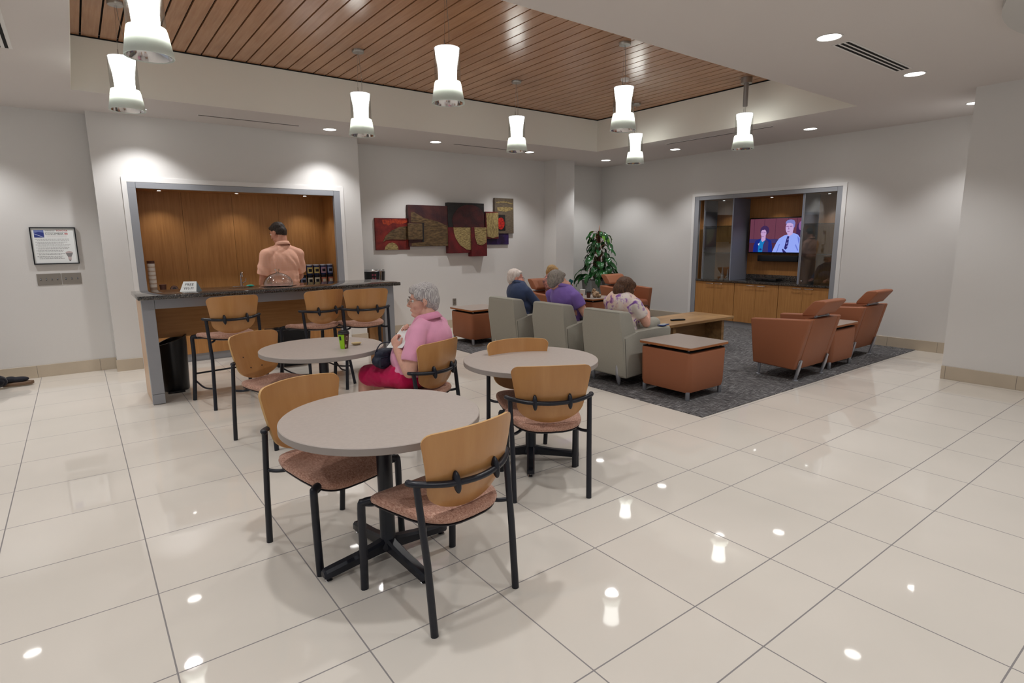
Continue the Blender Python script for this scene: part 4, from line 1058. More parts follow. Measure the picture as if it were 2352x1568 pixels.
# ------------------------------------------------------------------ people
def cap(a, b, ra, rb=None): return ('cap', Vector(a), Vector(b), ra, ra if rb is None else rb)
def ell(c, r, rot=None): return ('ell', Vector(c), r, rot)
def emit_prims(bm, prims, grow=0.0):
    for p in prims:
        if p[0] == 'cap':
            _, a, b_, ra, rb = p; ra += grow; rb += grow
            d = b_-a; L = d.length
            if L < 1e-5: continue
            z = d/L; x = z.cross(Vector((0.3, 0.9, 0.1))).normalized(); y = z.cross(x)
            rs = []
            for k in range(1, 6):
                t = -PI/2+PI/2*k/6; rs.append((a + z*(ra*math.sin(t)), ra*math.cos(t)))
            rs.append((a, ra)); rs.append((b_, rb))
            for k in range(1, 6):
                t = PI/2*k/6; rs.append((b_ + z*(rb*math.sin(t)), rb*math.cos(t)))
            n = 16
            rings(bm, [[c+x*(r*math.cos(2*PI*i/n))+y*(r*math.sin(2*PI*i/n)) for i in range(n)] for c, r in rs])
        else:
            _, c, r, rot = p
            mt = Matrix.Translation(c) @ (rot.to_4x4() if rot is not None else Matrix.Identity(4)) @ Matrix.Diagonal((r[0]+grow, r[1]+grow, r[2]+grow, 1))
            bmesh.ops.create_icosphere(bm, subdivisions=3, radius=1, matrix=mt)
def blob(name, prims, vox, m, parent, smooth=3, grow=0.0, fold=0.0, fscale=(6, 6, 3), cut=None, post=None, cuffs=None):
    """one continuous closed surface grown round a set of overlapping volumes"""
    bm = bmesh.new(); emit_prims(bm, prims, grow)
    bmesh.ops.recalc_face_normals(bm, faces=bm.faces)
    me = bpy.data.meshes.new('tmp'); bm.to_mesh(me); bm.free()
    ob = bpy.data.objects.new('tmp', me); COL.objects.link(ob)
    md = ob.modifiers.new('r', 'REMESH'); md.mode = 'VOXEL'; md.voxel_size = vox
    dg = bpy.context.evaluated_depsgraph_get()
    me2 = bpy.data.meshes.new_from_object(ob.evaluated_get(dg))
    bpy.data.objects.remove(ob); bpy.data.meshes.remove(me)
    bm = bmesh.new(); bm.from_mesh(me2); bpy.data.meshes.remove(me2)
    for _ in range(smooth): bmesh.ops.smooth_vert(bm, verts=bm.verts, factor=0.5, use_axis_x=True, use_axis_y=True, use_axis_z=True)
    bm.normal_update()
    if fold:
        for v in bm.verts:
            q = Vector((v.co.x*fscale[0], v.co.y*fscale[1], v.co.z*fscale[2]))
            f_ = noise.noise(q)*0.7 + noise.noise(q*2.3)*0.3
            v.co += v.normal*(fold*(abs(f_)*2-0.5))
    if post: post(bm)
    if cuffs:
        for pt, ax, lim, rad in cuffs:
            for v in bm.verts:
                q = v.co-pt; d_ = q.dot(ax)
                if d_ > lim and (q-ax*d_).length < rad and d_ < rad*1.3: v.co -= ax*(d_-lim)
    if cut:
        dead = [f for f in bm.faces if cut(f.calc_center_median())]
        bmesh.ops.delete(bm, geom=dead, context='FACES')
    return mesh_obj(name, bm, m, parent, smooth=180)

def skin(name, c):
    return mat(name, c, 0.55, spec=0.35, var=0.06, vscale=25, bump=0.05, bscale=90)
def cloth(name, c, var=0.04):
    return mat(name, c, 0.9, spec=0.15, bump=0.25, bscale=260, sheen=0.2, var=var, vscale=8)
def hair_mat(name, c1, c2):
    m, nt, b = node_mat(name)
    tc = nt.nodes.new('ShaderNodeTexCoord'); mp = nt.nodes.new('ShaderNodeMapping'); mp.inputs['Scale'].default_value = (1, 1, 0.06)
    n = nt.nodes.new('ShaderNodeTexNoise'); n.inputs['Scale'].default_value = 230; n.inputs['Detail'].default_value = 5
    nt.links.new(tc.outputs['Object'], mp.inputs['Vector']); nt.links.new(mp.outputs[0], n.inputs['Vector'])
    r = nt.nodes.new('ShaderNodeValToRGB'); r.color_ramp.elements[0].position = 0.38; r.color_ramp.elements[1].position = 0.62
    r.color_ramp.elements[0].color = c2; r.color_ramp.elements[1].color = c1
    nt.links.new(n.outputs['Fac'], r.inputs['Fac']); nt.links.new(r.outputs['Color'], b.inputs['Base Color'])
    bp = nt.nodes.new('ShaderNodeBump'); bp.inputs['Strength'].default_value = 0.8; bp.inputs['Distance'].default_value = 0.004
    nt.links.new(n.outputs['Fac'], bp.inputs['Height']); nt.links.new(bp.outputs[0], b.inputs['Normal'])
    b.inputs['Roughness'].default_value = 0.55; b.inputs['Specular IOR Level'].default_value = 0.35
    return m
EYEW = mat('eye_white', S(230, 226, 220), 0.2); 

class Head:
    """local frame: +x to the wearer's right, +y out of the face, z up, origin between the ears"""
    def __init__(s, c, yaw, pit=0.0, rl=0.0, k=1.0):
        s.c = Vector(c); s.k = k
        s.R = (Matrix.Rotation(math.radians(yaw-90), 3, 'Z') @ Matrix.Rotation(math.radians(pit), 3, 'X') @ Matrix.Rotation(math.radians(rl), 3, 'Y'))
    def p(s, x, y, z): return s.c + s.R @ (Vector((x, y, z))*s.k)
    def e(s, c, r, rx=0, ry=0, rz=0):
        R2 = s.R @ Matrix.Rotation(math.radians(rx), 3, 'X') @ Matrix.Rotation(math.radians(ry), 3, 'Y') @ Matrix.Rotation(math.radians(rz), 3, 'Z')
        return ell(s.p(*c), [q*s.k for q in r], R2)
    def cp(s, a, b_, ra, rb=None): return cap(s.p(*a), s.p(*b_), ra*s.k, (ra if rb is None else rb)*s.k)
    def skin(s, female=True, full=0.0):
        f = full
        o = [s.e((0, -0.012, 0.032), (0.073, 0.092, 0.084)), s.e((0, 0.028, -0.022), (0.060+f*.3, 0.062, 0.078)),
             s.e((0, 0.032, -0.072), (0.050+f, 0.050, 0.040+f)), s.e((0, 0.074, -0.098), (0.022, 0.020, 0.017)),
             s.cp((0, 0.088, 0.006), (0, 0.108, -0.026), 0.0085, 0.0115), s.e((0, 0.098, -0.034), (0.017, 0.013, 0.009)),
             s.e((0, 0.076, 0.026), (0.046, 0.016, 0.011)), s.e((-0.036, 0.062, -0.030), (0.022, 0.020, 0.024)), s.e((0.036, 0.062, -0.030), (0.022, 0.020, 0.024)),
             s.e((0, 0.087, -0.060), (0.023, 0.012, 0.006)), s.e((0, 0.085, -0.070), (0.020, 0.012, 0.006))]
        for sg in (-1, 1):
            o += [s.e((sg*0.079, -0.010, -0.004), (0.007, 0.020, 0.031), rx=-12, rz=sg*-22), s.e((sg*0.076, -0.004, -0.030), (0.006, 0.010, 0.012))]
        if f: o += [s.e((0, 0.040, -0.108), (0.040+f, 0.040, 0.022))]
        return o
    def eyes(s, parent):
        for sg in (-1, 1):
            bm = bmesh.new(); mt = Matrix.Translation(s.p(sg*0.031, 0.070, 0.004)) @ s.R.to_4x4() @ Matrix.Scale(0.0125*s.k, 4)
            bmesh.ops.create_uvsphere(bm, u_segments=14, v_segments=12, radius=1, matrix=mt)
            bmesh.ops.create_uvsphere(bm, u_segments=10, v_segments=8, radius=0.5, matrix=mt @ Matrix.Translation((0, 0.62, 0)))
            for f in bm.faces[14*12:]: f.material_index = 1
            mesh_obj('eye', bm, [EYEW, INK], parent, smooth=180)
            bm = bmesh.new(); add_tube(bm, [s.p(sg*0.014, 0.094, 0.027), s.p(sg*0.030, 0.094, 0.034), s.p(sg*0.048, 0.080, 0.029)], [0.002, 0.0032, 0.002], 8)
            mesh_obj('eyebrow', bm, s.brow, parent, smooth=180)
    def glasses(s, parent, m, rr=0.020):
        bm = bmesh.new()
        for sg in (-1, 1):
            c = Vector((sg*0.033, 0.106, 0.0)); n = 20
            pts = [s.p(c.x+rr*1.2*math.cos(2*PI*i/n), c.y-0.010*abs(math.cos(2*PI*i/n))*(1 if (math.cos(2*PI*i/n)*sg > 0) else 0), c.z+rr*math.sin(2*PI*i/n)) for i in range(n+1)]
            add_tube(bm, pts, 0.0013*s.k, 6)
            add_tube(bm, [s.p(sg*0.057, 0.098, 0.006), s.p(sg*0.078, 0.045, 0.010), s.p(sg*0.084, 0.0, 0.012), s.p(sg*0.084, -0.016, -0.004)], 0.0014*s.k, 6)
        add_tube(bm, [s.p(-0.010, 0.108, 0.004), s.p(0, 0.112, 0.008), s.p(0.010, 0.108, 0.004)], 0.0013*s.k, 6)
        mesh_obj('eyeglasses', bm, m, parent, smooth=180)

def hand(wrist, dirv, nrm, curl=0.5, side=1, k=1.0, spread=0.12, rel=None):
    """palm, five bent fingers of unequal length and a thumb leaving the side of the palm. dirv: wrist to knuckles, nrm: out of the palm, side: +1 thumb towards dirv x nrm"""
    w_ = Vector(wrist); d = Vector(dirv).normalized(); n = Vector(nrm); n = (n-d*n.dot(d)).normalized(); s = d.cross(n)*side
    R_ = Matrix((s, d, n)).transposed()
    o = [ell(w_+d*0.045*k, (0.040*k, 0.050*k, 0.0145*k), R_), cap(w_-d*0.01, w_+d*0.02, 0.024*k, 0.026*k)]
    ln = (0.074, 0.082, 0.076, 0.060)
    for i in range(4):
        off = (1.5-i)*0.0195*k; b0 = w_+d*(0.084-0.004*abs(i-1.3))*k + s*off
        a = d.copy(); L = ln[i]*k; pts = [b0]; ang = 0
        cu = curl*(1+0.10*i)
        sp_ = s*(1.5-i)*spread*0.3
        for q, fr in enumerate((0.46, 0.30, 0.24)):
            ang += cu*(0.75 if q == 0 else 1.0)
            a = (d*math.cos(ang) + n*math.sin(ang) + sp_*math.cos(ang)).normalized()
            pts.append(pts[-1]+a*L*fr)
        for q in range(3): o.append(cap(pts[q], pts[q+1], (0.0088-0.0007*q)*k, (0.0082-0.0007*q)*k))
    t0 = w_+d*0.022*k+s*0.028*k; t1 = t0+(s*0.75+d*0.65+n*0.35).normalized()*0.036*k; t2 = t1+(d*0.85+s*0.15+n*0.55*max(curl, .2)).normalized()*0.030*k
    o += [cap(t0, t1, 0.0125*k, 0.010*k), cap(t1, t2, 0.0100*k, 0.0085*k)]
    return o
def limb(a, b_, c, r0, r1, r2, r3=None):
    """upper and lower segment with muscle taper"""
    r3 = r2*0.8 if r3 is None else r3
    a, b_, c = Vector(a), Vector(b_), Vector(c)
    m1 = b_.lerp(c, 0.30)
    return [cap(a, b_, r0, r1), cap(b_, m1, r1, r2*1.08), cap(m1, c, r2*1.08, r3)]

def finish(t_): return t_

# ---- 1: woman in pink at the cup table
SK1 = skin('skin_fair_pink', S(216, 166, 146))
t_ = thing('person', 'silver-haired woman in pink polo shirt and magenta shorts at the table with the cup', 'person', (0, 0, 0))
Fv = Vector((-0.45, 0.893, 0)); Rt = Vector((0.893, 0.45, 0))
hip = Vector((1.975, 3.875, 0.545)); chest = Vector((2.06, 3.815, 0.83)); neck = Vector((2.065, 3.805, 0.985))
RZ = Matrix.Rotation(math.radians(116-90), 3, 'Z')
hd = Head((2.045, 3.835, 1.118), 158, -4, 0, 1.02); hd.brow = mat('grey_brow', S(120, 112, 108), 0.8)
shL, elL, wrL = Vector((1.925, 3.695, 0.905)), Vector((1.828, 3.655, 0.640)), Vector((1.835, 3.865, 0.765))
shR, elR, wrR = Vector((2.205, 3.875, 0.915)), Vector((2.12, 4.03, 0.68)), Vector((2.01, 3.99, 0.845))
knL, knR = Vector((1.735, 4.235, 0.520)), Vector((1.885, 4.32, 0.520))
anL, anR = Vector((1.73, 4.30, 0.085)), Vector((1.90, 4.38, 0.085))
body = hd.skin(full=0.008)
body += [cap(hd.p(0, -0.035, -0.06), neck, 0.056, 0.066), ell(chest, (0.17, 0.12, 0.16), RZ), ell(hip+Vector((0, 0, 0.10)), (0.145, 0.12, 0.14), RZ), ell(hip, (0.165, 0.13, 0.085), RZ)]
body += limb(shL, elL, wrL, 0.062, 0.056, 0.046, 0.030) + limb(shR, elR, wrR, 0.056, 0.048, 0.042, 0.028) + [ell(elL.lerp(shL, 0.35)+Vector((0.01, -0.01, 0)), (0.070, 0.066, 0.085))]
body += hand(wrL, (-0.05, 0.25, 0.55), (0.9, 0.25, -0.3), 0.85, -1, 0.95)
body += hand(wrR, (-0.5, -0.15, 0.6), (-0.2, -0.9, -0.3), 0.8, 1, 0.95)
body += [cap(hip-Rt*0.09, knL, 0.088, 0.066), cap(hip+Rt*0.09, knR, 0.088, 0.066)]
for kn, an in ((knL, anL), (knR, anR)):
    body += [cap(kn, kn.lerp(an, 0.3), 0.060, 0.058), cap(kn.lerp(an, 0.3), an, 0.058, 0.036)]
    body += [ell(an+Fv*0.07+Vector((0, 0, -0.045)), (0.042, 0.11, 0.030), RZ)]
blob('body', body, 0.0062, SK1, t_, smooth=2)
hd.eyes(t_); hd.glasses(t_, mat('thin_metal_frames', S(120, 104, 84), 0.35, metal=0.8))
PINK = cloth('pink_pique', S(232, 164, 192))
arm = elL.lerp(shL, 0.36)
sh_ = [ell(chest+Vector((0, 0, -0.01)), (0.188, 0.150, 0.175), RZ), ell(hip+Fv*0.035+Rt*0.02+Vector((0.01, 0, 0.13)), (0.178, 0.175, 0.165), RZ), ell(hip+Vector((0.01, 0, 0.04)), (0.190, 0.160, 0.09), RZ),
       cap(neck+Vector((0, 0, -0.045)), shL.lerp(neck, 0.2), 0.082, 0.070), cap(neck+Vector((0, 0, -0.045)), shR.lerp(neck, 0.2), 0.082, 0.070), cap(shL.lerp(neck, 0.2), shL, 0.068, 0.066), cap(shR.lerp(neck, 0.2), shR, 0.068, 0.066),
       cap(shL, arm, 0.068, 0.086), cap(shR, elR.lerp(shR, 0.4), 0.070, 0.078), ell(chest+Rt*0.02-Fv*0.05+Vector((0, 0, 0.0)), (0.19, 0.12, 0.16), RZ)]
def flat_cuff(pt, ax, lim):
    return lambda c: (c-pt).dot(ax) > lim and (c-pt).length < 0.13
axL = (elL-shL).normalized()
blob('polo_shirt', sh_, 0.0075, PINK, t_, smooth=4, fold=0.006, fscale=(7, 7, 4), cuffs=[(arm, axL, 0.035, 0.098), (elR.lerp(shR, 0.4), (elR-shR).normalized(), 0.03, 0.09)])
# collar
bm = B(); n = 28
def ring_pts(c, rx, ry, z, tiltv=0.0):
    return [Vector(c)+RZ @ Vector((rx*math.cos(2*PI*i/n), ry*math.sin(2*PI*i/n), z - tiltv*math.sin(2*PI*i/n))) for i in range(n)]
rings(bm, [ring_pts(neck, 0.073, 0.078, 0.035, 0.02), ring_pts(neck, 0.082, 0.088, 0.030, 0.02), ring_pts(neck, 0.112, 0.118, -0.012, 0.03), ring_pts(neck, 0.106, 0.112, -0.018, 0.03)], cap=False)
obj('collar', bm, cloth('pink_collar', S(228, 152, 182)), t_, smooth=180)
MAG = cloth('magenta_cotton', S(196, 24, 84))
blob('shorts', [ell(hip+Vector((0, 0, -0.005)), (0.195, 0.155, 0.095), RZ), cap(hip-Rt*0.09, knL-Fv*0.03, 0.104, 0.088), cap(hip+Rt*0.09, knR-Fv*0.03, 0.104, 0.088)], 0.0075, MAG, t_, smooth=4, fold=0.008, fscale=(9, 9, 9),
     cuffs=[(knL, Fv, 0.015, 0.5)])
HSIL = hair_mat('silver_hair', S(214, 210, 206), S(142, 136, 138))
def hairpost(amt, sc=60, zs=9):
    def f(bm):
        for v in bm.verts:
            q = Vector((v.co.x*sc, v.co.y*sc, v.co.z*zs)); v.co += v.normal*(noise.noise(q)*amt)
    return f
hs = [hd.e((0, -0.028, 0.046), (0.088, 0.098, 0.090)), hd.e((0, -0.058, 0.0), (0.080, 0.072, 0.082)), hd.e((0, 0.035, 0.088), (0.066, 0.055, 0.036)), hd.e((0, 0.068, 0.074), (0.048, 0.024, 0.022)),
      hd.e((-0.060, 0.018, 0.050), (0.026, 0.052, 0.045)), hd.e((0.060, 0.018, 0.050), (0.026, 0.052, 0.045)), hd.e((0, -0.075, -0.045), (0.060, 0.042, 0.045))]
blob('hair', hs, 0.0052, HSIL, t_, smooth=12, post=hairpost(0.004))
for sg in (1, -1):     # sports sandals
    pass
for an in (anL, anR):
    bm = B(); add_prism(bm, [(p.x, p.y) for p in [an+Fv*0.19+Rt*0.02, an+Fv*0.17+Rt*0.05, an+Fv*0.02+Rt*0.042, an-Fv*0.05+Rt*0.03, an-Fv*0.05-Rt*0.03, an+Fv*0.02-Rt*0.042, an+Fv*0.17-Rt*0.045, an+Fv*0.19-Rt*0.02]], 0.0, 0.022, bev=0.004, seg=1)
    obj('shoe_sole', bm, BLKP, t_, smooth=40)
# papers and a pen held against the chest
bm = B(); mtp = frame_mtx((1.798, 3.895, 0.778), (0.40, 0.15, 0.32), (0.35, -0.8, 0.05))
add_box(bm, 0.0, 0.235, -0.04, 0.11, 0, 0.003, mtx=mtp)
o = tag(obj('paper_sheet', bm, PAPER), 'white folded papers the pink-shirted woman holds to her chest', 'papers')
bm = B(); add_box(bm, 0.02, 0.20, -0.035, -0.012, 0.0031, 0.0045, mtx=mtp)
obj('printed_strip', bm, mat('violet_print', S(150, 136, 160), 0.6), o)
bm = B(); add_tube(bm, [mtp @ Vector((0.06, -0.048, 0.008)), mtp @ Vector((0.155, -0.052, 0.010))], 0.0055, 8)
tag(obj('pen', bm, INK, smooth=60), 'black pen with a bright tip in front of the pink shirt', 'pen')
# handbag on her lap
NAVY = mat('navy_nylon', S(30, 36, 54), 0.6, bump=0.3, bscale=90)
t_ = thing('handbag', 'dark navy nylon handbag on the lap of the pink-shirted woman', 'handbag', (0, 0, 0))
RB = Matrix.Rotation(math.radians(20), 3, 'Z')
blob('bag_body', [ell((1.80, 4.02, 0.665), (0.115, 0.062, 0.065), RB), ell((1.80, 4.015, 0.715), (0.095, 0.050, 0.045), RB), ell((1.775, 3.99, 0.655), (0.06, 0.05, 0.055), RB)], 0.006, NAVY, t_, smooth=3, fold=0.006, fscale=(18, 18, 10))
bm = B(); add_tube(bm, bez([(1.72, 4.0, 0.73), (1.76, 3.98, 0.80), (1.84, 3.96, 0.80), (1.875, 3.97, 0.73)], 6), 0.009, 8, flat=0.5); obj('strap', bm, NAVY, t_, smooth=60)
bm = B(); add_box(bm, -0.045, 0.045, -0.004, 0.004, -0.035, 0.035, bev=0.012, seg=3, mtx=Matrix.Translation((1.765, 3.948, 0.665)) @ Matrix.Rotation(math.radians(20), 4, 'Z')); obj('pocket', bm, NAVY, t_, smooth=60)

# ---- 2: man standing at the back counter
SK2 = skin('skin_tan', S(196, 140, 116))
t_ = thing('person', 'dark-haired man in a peach checked shirt standing behind the bar with his back to us', 'person', (0, 0, 0))
c0x, c0y = 2.165, 7.86
RZ2 = Matrix.Rotation(math.radians(100-90), 3, 'Z'); F2 = RZ2 @ Vector((0, 1, 0)); R2_ = RZ2 @ Vector((1, 0, 0))
O2 = Vector((c0x, c0y, 0))
hd2 = Head((2.145, 7.93, 1.675), 128, -22, 0, 1.05); hd2.brow = INK
nk = O2+Vector((0.01, 0.0, 1.525))
sL, sR = O2-R2_*0.215+Vector((0, 0, 1.395)), O2+R2_*0.215+Vector((0, 0, 1.395))
eL, eR = sL+Vector((-0.045, 0.06, -0.30)), sR+Vector((0.035, 0.09, -0.29))
wL, wR = eL+Vector((0.02, 0.20, -0.14)), eR+Vector((-0.05, 0.23, -0.10))
hp = O2+Vector((0, 0, 0.96))
body = hd2.skin(full=0.006) + [cap(hd2.p(0, -0.035, -0.05), nk, 0.062, 0.072), ell(O2+Vector((0, 0, 1.30)), (0.195, 0.13, 0.20), RZ2), ell(hp+Vector((0, 0.02, 0.10)), (0.18, 0.15, 0.20), RZ2)]
body += limb(sL, eL, wL, 0.060, 0.046, 0.042, 0.030) + limb(sR, eR, wR, 0.060, 0.046, 0.042, 0.030)
body += hand(wL, (0.1, 0.8, -0.45), (0.2, -0.3, -0.9), 0.5, 1, 1.05) + hand(wR, (-0.2, 0.9, -0.3), (-0.1, -0.3, -0.9), 0.5, -1, 1.05)
fL, fR = O2-R2_*0.11+Vector((0, 0, 0.09)), O2+R2_*0.11+Vector((0, 0, 0.09))
for f_ in (fL, fR): 
    kk = Vector((f_.x, f_.y+0.01, 0.50)); body += [cap((f_.x, f_.y, 0.90), kk, 0.085, 0.058), cap(kk, f_, 0.056, 0.038), ell(f_+F2*0.07+Vector((0, 0, -0.05)), (0.042, 0.12, 0.032), RZ2)]
blob('body', body, 0.0065, SK2, t_, smooth=2)
hd2.eyes(t_)
m, nt, b = node_mat('peach_check')
tc = nt.nodes.new('ShaderNodeTexCoord'); 
def wave(ax, sc):
    wv = nt.nodes.new('ShaderNodeTexWave'); wv.bands_direction = ax; wv.inputs['Scale'].default_value = sc; nt.links.new(tc.outputs['Object'], wv.inputs['Vector']); return wv
wx, wz = wave('X', 22), wave('Z', 22)
mxn = nt.nodes.new('ShaderNodeMath'); mxn.operation = 'MAXIMUM'; nt.links.new(wx.outputs['Fac'], mxn.inputs[0]); nt.links.new(wz.outputs['Fac'], mxn.inputs[1])
rp = nt.nodes.new('ShaderNodeValToRGB'); rp.color_ramp.elements[0].position = 0.90; rp.color_ramp.elements[1].position = 1.0
rp.color_ramp.elements[0].color = S(232, 174, 148); rp.color_ramp.elements[1].color = S(238, 196, 174)
nt.links.new(mxn.outputs[0], rp.inputs['Fac']); nt.links.new(rp.outputs['Color'], b.inputs['Base Color']); b.inputs['Roughness'].default_value = 0.85
PEACH = m
def folds2(bm):
    for v in bm.verts:
        p = v.co-O2; 
        if p.z > 1.02: 
            s_ = math.sin((p.x*1.0+ (p.z-1.2)*0.55)*62 + noise.noise(v.co*5)*4)
            v.co += v.normal*(0.0045*s_*max(0, min(1, (1.46-p.z)/0.12)))
blob('shirt', [ell(O2+Vector((0, 0, 1.30)), (0.225, 0.155, 0.21), RZ2), ell(O2+Vector((0, 0.03, 1.12)), (0.205, 0.180, 0.17), RZ2), cap(nk+Vector((0, 0, -0.055)), sL, 0.080, 0.080), cap(nk+Vector((0, 0, -0.055)), sR, 0.080, 0.080), ell(O2+Vector((0, 0.02, 1.05)), (0.200, 0.170, 0.09), RZ2),
               cap(sL, sL.lerp(eL, 0.72), 0.080, 0.086), cap(sR, sR.lerp(eR, 0.72), 0.080, 0.080)], 0.0075, PEACH, t_, smooth=4, fold=0.004, post=folds2,
     cuffs=[(sL.lerp(eL, 0.72), (eL-sL).normalized(), 0.03, 0.13), (sR.lerp(eR, 0.72), (eR-sR).normalized(), 0.03, 0.13)], cut=lambda c: c.z < 1.0)
n = 28; bm = B(); RZ = RZ2
rings(bm, [ring_pts(nk, 0.072, 0.078, 0.035, 0.015), ring_pts(nk, 0.078, 0.084, 0.035, 0.015), ring_pts(nk, 0.098, 0.104, -0.005, 0.02), ring_pts(nk, 0.092, 0.098, -0.012, 0.02)], cap=False)
obj('collar', bm, PEACH, t_, smooth=180)
KHK = cloth('khaki_twill', S(186, 150, 124))
blob('trousers', [ell(hp+Vector((0, 0.02, 0.05)), (0.190, 0.165, 0.12), RZ2)] + [x for f_ in (fL, fR) for x in (cap((f_.x, f_.y, 0.88), (f_.x, f_.y, 0.5), 0.105, 0.082), cap((f_.x, f_.y, 0.5), (f_.x, f_.y, 0.08), 0.080, 0.070))], 0.009, KHK, t_, smooth=4, fold=0.004)
HDK = hair_mat('dark_hair', S(70, 56, 46), S(24, 18, 16))
blob('hair', [hd2.e((0, -0.025, 0.048), (0.084, 0.094, 0.084)), hd2.e((0, -0.055, 0.005), (0.078, 0.068, 0.075)), hd2.e((0, 0.04, 0.080), (0.062, 0.045, 0.030)), hd2.e((0, -0.070, -0.040), (0.055, 0.040, 0.035))], 0.0055, HDK, t_, smooth=12, post=hairpost(0.0035))
for f_ in (fL, fR):
    bm = B(); q = f_+F2*0.06; mt = Matrix.Translation((q.x, q.y, 0.045)) @ RZ2.to_4x4() @ Matrix.Diagonal((0.052, 0.15, 0.045, 1))
    bmesh.ops.create_uvsphere(bm, u_segments=18, v_segments=12, radius=1, matrix=mt)
    for v in bm.verts: v.co.z = max(v.co.z, 0.002)
    obj('shoe', bm, BLKP, t_, smooth=60)

# ---- seated people in the lounge (all built by one builder with their own measures)
def seated(label, o, yaw, head, mats, shL, elL, wrL, shR, elR, wrR, kn, an, wd=1.0, hairp=None, handL=None, handR=None, sleeve=0.4, collar=True, glasses=None, extra_shirt=(), vox=0.008, hair_cut=None, seat=0.46, nk=None):
    skm, shm, trm, hrm = mats
    t_ = thing('person', label, 'person', (0, 0, 0))
    R_ = Matrix.Rotation(math.radians(yaw-90), 3, 'Z'); f_ = R_ @ Vector((0, 1, 0)); r_ = R_ @ Vector((1, 0, 0))
    hip_ = Vector(o)+Vector((0, 0, seat+0.09)); ch_ = hip_+Vector((0, 0, 0.30))-f_*0.02; nk = Vector(nk) if nk else ch_+Vector((0, 0, 0.15))+f_*0.02
    shL, elL, wrL, shR, elR, wrR = [Vector(q) for q in (shL, elL, wrL, shR, elR, wrR)]
    body = head.skin(full=0.005) + [cap(head.p(0, -0.035, -0.06), nk, 0.056, 0.066), ell(ch_, (0.165*wd, 0.115, 0.16), R_), ell(hip_+Vector((0, 0, 0.1)), (0.165*wd, 0.13, 0.14), R_), ell(hip_, (0.175*wd, 0.15, 0.10), R_)]
    body += limb(shL, elL, wrL, 0.050*wd, 0.043*wd, 0.040, 0.027) + limb(shR, elR, wrR, 0.050*wd, 0.043*wd, 0.040, 0.027)
    if handL: body += hand(wrL, *handL)
    if handR: body += hand(wrR, *handR)
    kn = [Vector(q) for q in kn]; an = [Vector(q) for q in an]
    for sg, k_, a_ in ((-1, kn[0], an[0]), (1, kn[1], an[1])):
        body += [cap(hip_+r_*0.09*sg, k_, 0.080, 0.060), cap(k_, a_, 0.056, 0.036), ell(a_+f_*0.07+Vector((0, 0, -0.045)), (0.040, 0.11, 0.030), R_)]
    blob('body', body, 0.0065, skm, t_, smooth=2)
    head.eyes(t_)
    if glasses: head.glasses(t_, glasses)
    sp_ = [ell(ch_, (0.19*wd, 0.140, 0.175), R_), ell(hip_+f_*0.03+Vector((0, 0, 0.12)), (0.190*wd, 0.175, 0.15), R_), ell(hip_+Vector((0, 0, 0.02)), (0.19*wd, 0.165, 0.085), R_),
           cap(nk+Vector((0, 0, -0.05)), shL, 0.078, 0.064*wd), cap(nk+Vector((0, 0, -0.05)), shR, 0.078, 0.064*wd)]
    for s_, e_, w_ in ((shL, elL, wrL), (shR, elR, wrR)):
        if sleeve >= 1: sp_ += [cap(s_, e_, 0.066*wd, 0.056*wd), cap(e_, w_, 0.056*wd, 0.040)]
        else: sp_ += [cap(s_, s_.lerp(e_, sleeve), 0.066*wd, 0.070*wd)]
    sp_ += list(extra_shirt)
    cf = [] if sleeve >= 1 else [(s_.lerp(e_, sleeve), (e_-s_).normalized(), 0.03, 0.11) for s_, e_ in ((shL, elL), (shR, elR))]
    blob('shirt', sp_, vox, shm, t_, smooth=4, fold=0.006, fscale=(8, 8, 5), cuffs=cf)
    if collar:
        bm = B(); n = 28
        def rp_(rx, ry, z, tl): return [nk+R_ @ Vector((rx*math.cos(2*PI*i/n), ry*math.sin(2*PI*i/n), z-tl*math.sin(2*PI*i/n))) for i in range(n)]
        rings(bm, [rp_(0.069, 0.074, 0.016, 0.018), rp_(0.075, 0.080, 0.016, 0.018), rp_(0.104, 0.108, -0.020, 0.022), rp_(0.098, 0.102, -0.028, 0.022)], cap=False)
        obj('collar', bm, shm, t_, smooth=180)
    blob('trousers', [ell(hip_+Vector((0, 0, -0.01)), (0.195*wd, 0.165, 0.09), R_)] + [x for sg, k_, a_ in ((-1, kn[0], an[0]), (1, kn[1], an[1])) for x in (cap(hip_+r_*0.09*sg, k_, 0.098, 0.078), cap(k_, k_.lerp(a_, 0.9), 0.076, 0.062))], 0.009, trm, t_, smooth=4, fold=0.005)
    blob('hair', hairp(head), 0.0055, hrm, t_, smooth=12, post=hairpost(0.0035), cut=hair_cut)
    for a_ in an:
        bm = B(); q = a_+f_*0.06; mt = Matrix.Translation((q.x, q.y, a_.z-0.045)) @ R_.to_4x4() @ Matrix.Diagonal((0.048, 0.14, 0.042, 1))
        bmesh.ops.create_uvsphere(bm, u_segments=18, v_segments=12, radius=1, matrix=mt)
        obj('shoe', bm, BLKP, t_, smooth=60)
    return t_
def short_hair(h): return [h.e((0, -0.028, 0.046), (0.084, 0.094, 0.084)), h.e((0, -0.055, 0.0), (0.078, 0.068, 0.078)), h.e((0, 0.032, 0.080), (0.062, 0.045, 0.028)), h.e((0, -0.070, -0.040), (0.058, 0.040, 0.040))]
def set_hair(h): return [h.e((0, -0.030, 0.046), (0.094, 0.104, 0.090)), h.e((0, -0.062, 0.0), (0.090, 0.076, 0.086)), h.e((0, 0.030, 0.078), (0.072, 0.055, 0.034)), h.e((-0.070, 0.0, 0.01), (0.022, 0.045, 0.055)), h.e((0.070, 0.0, 0.01), (0.022, 0.045, 0.055)), h.e((0, -0.072, -0.045), (0.072, 0.045, 0.048))]
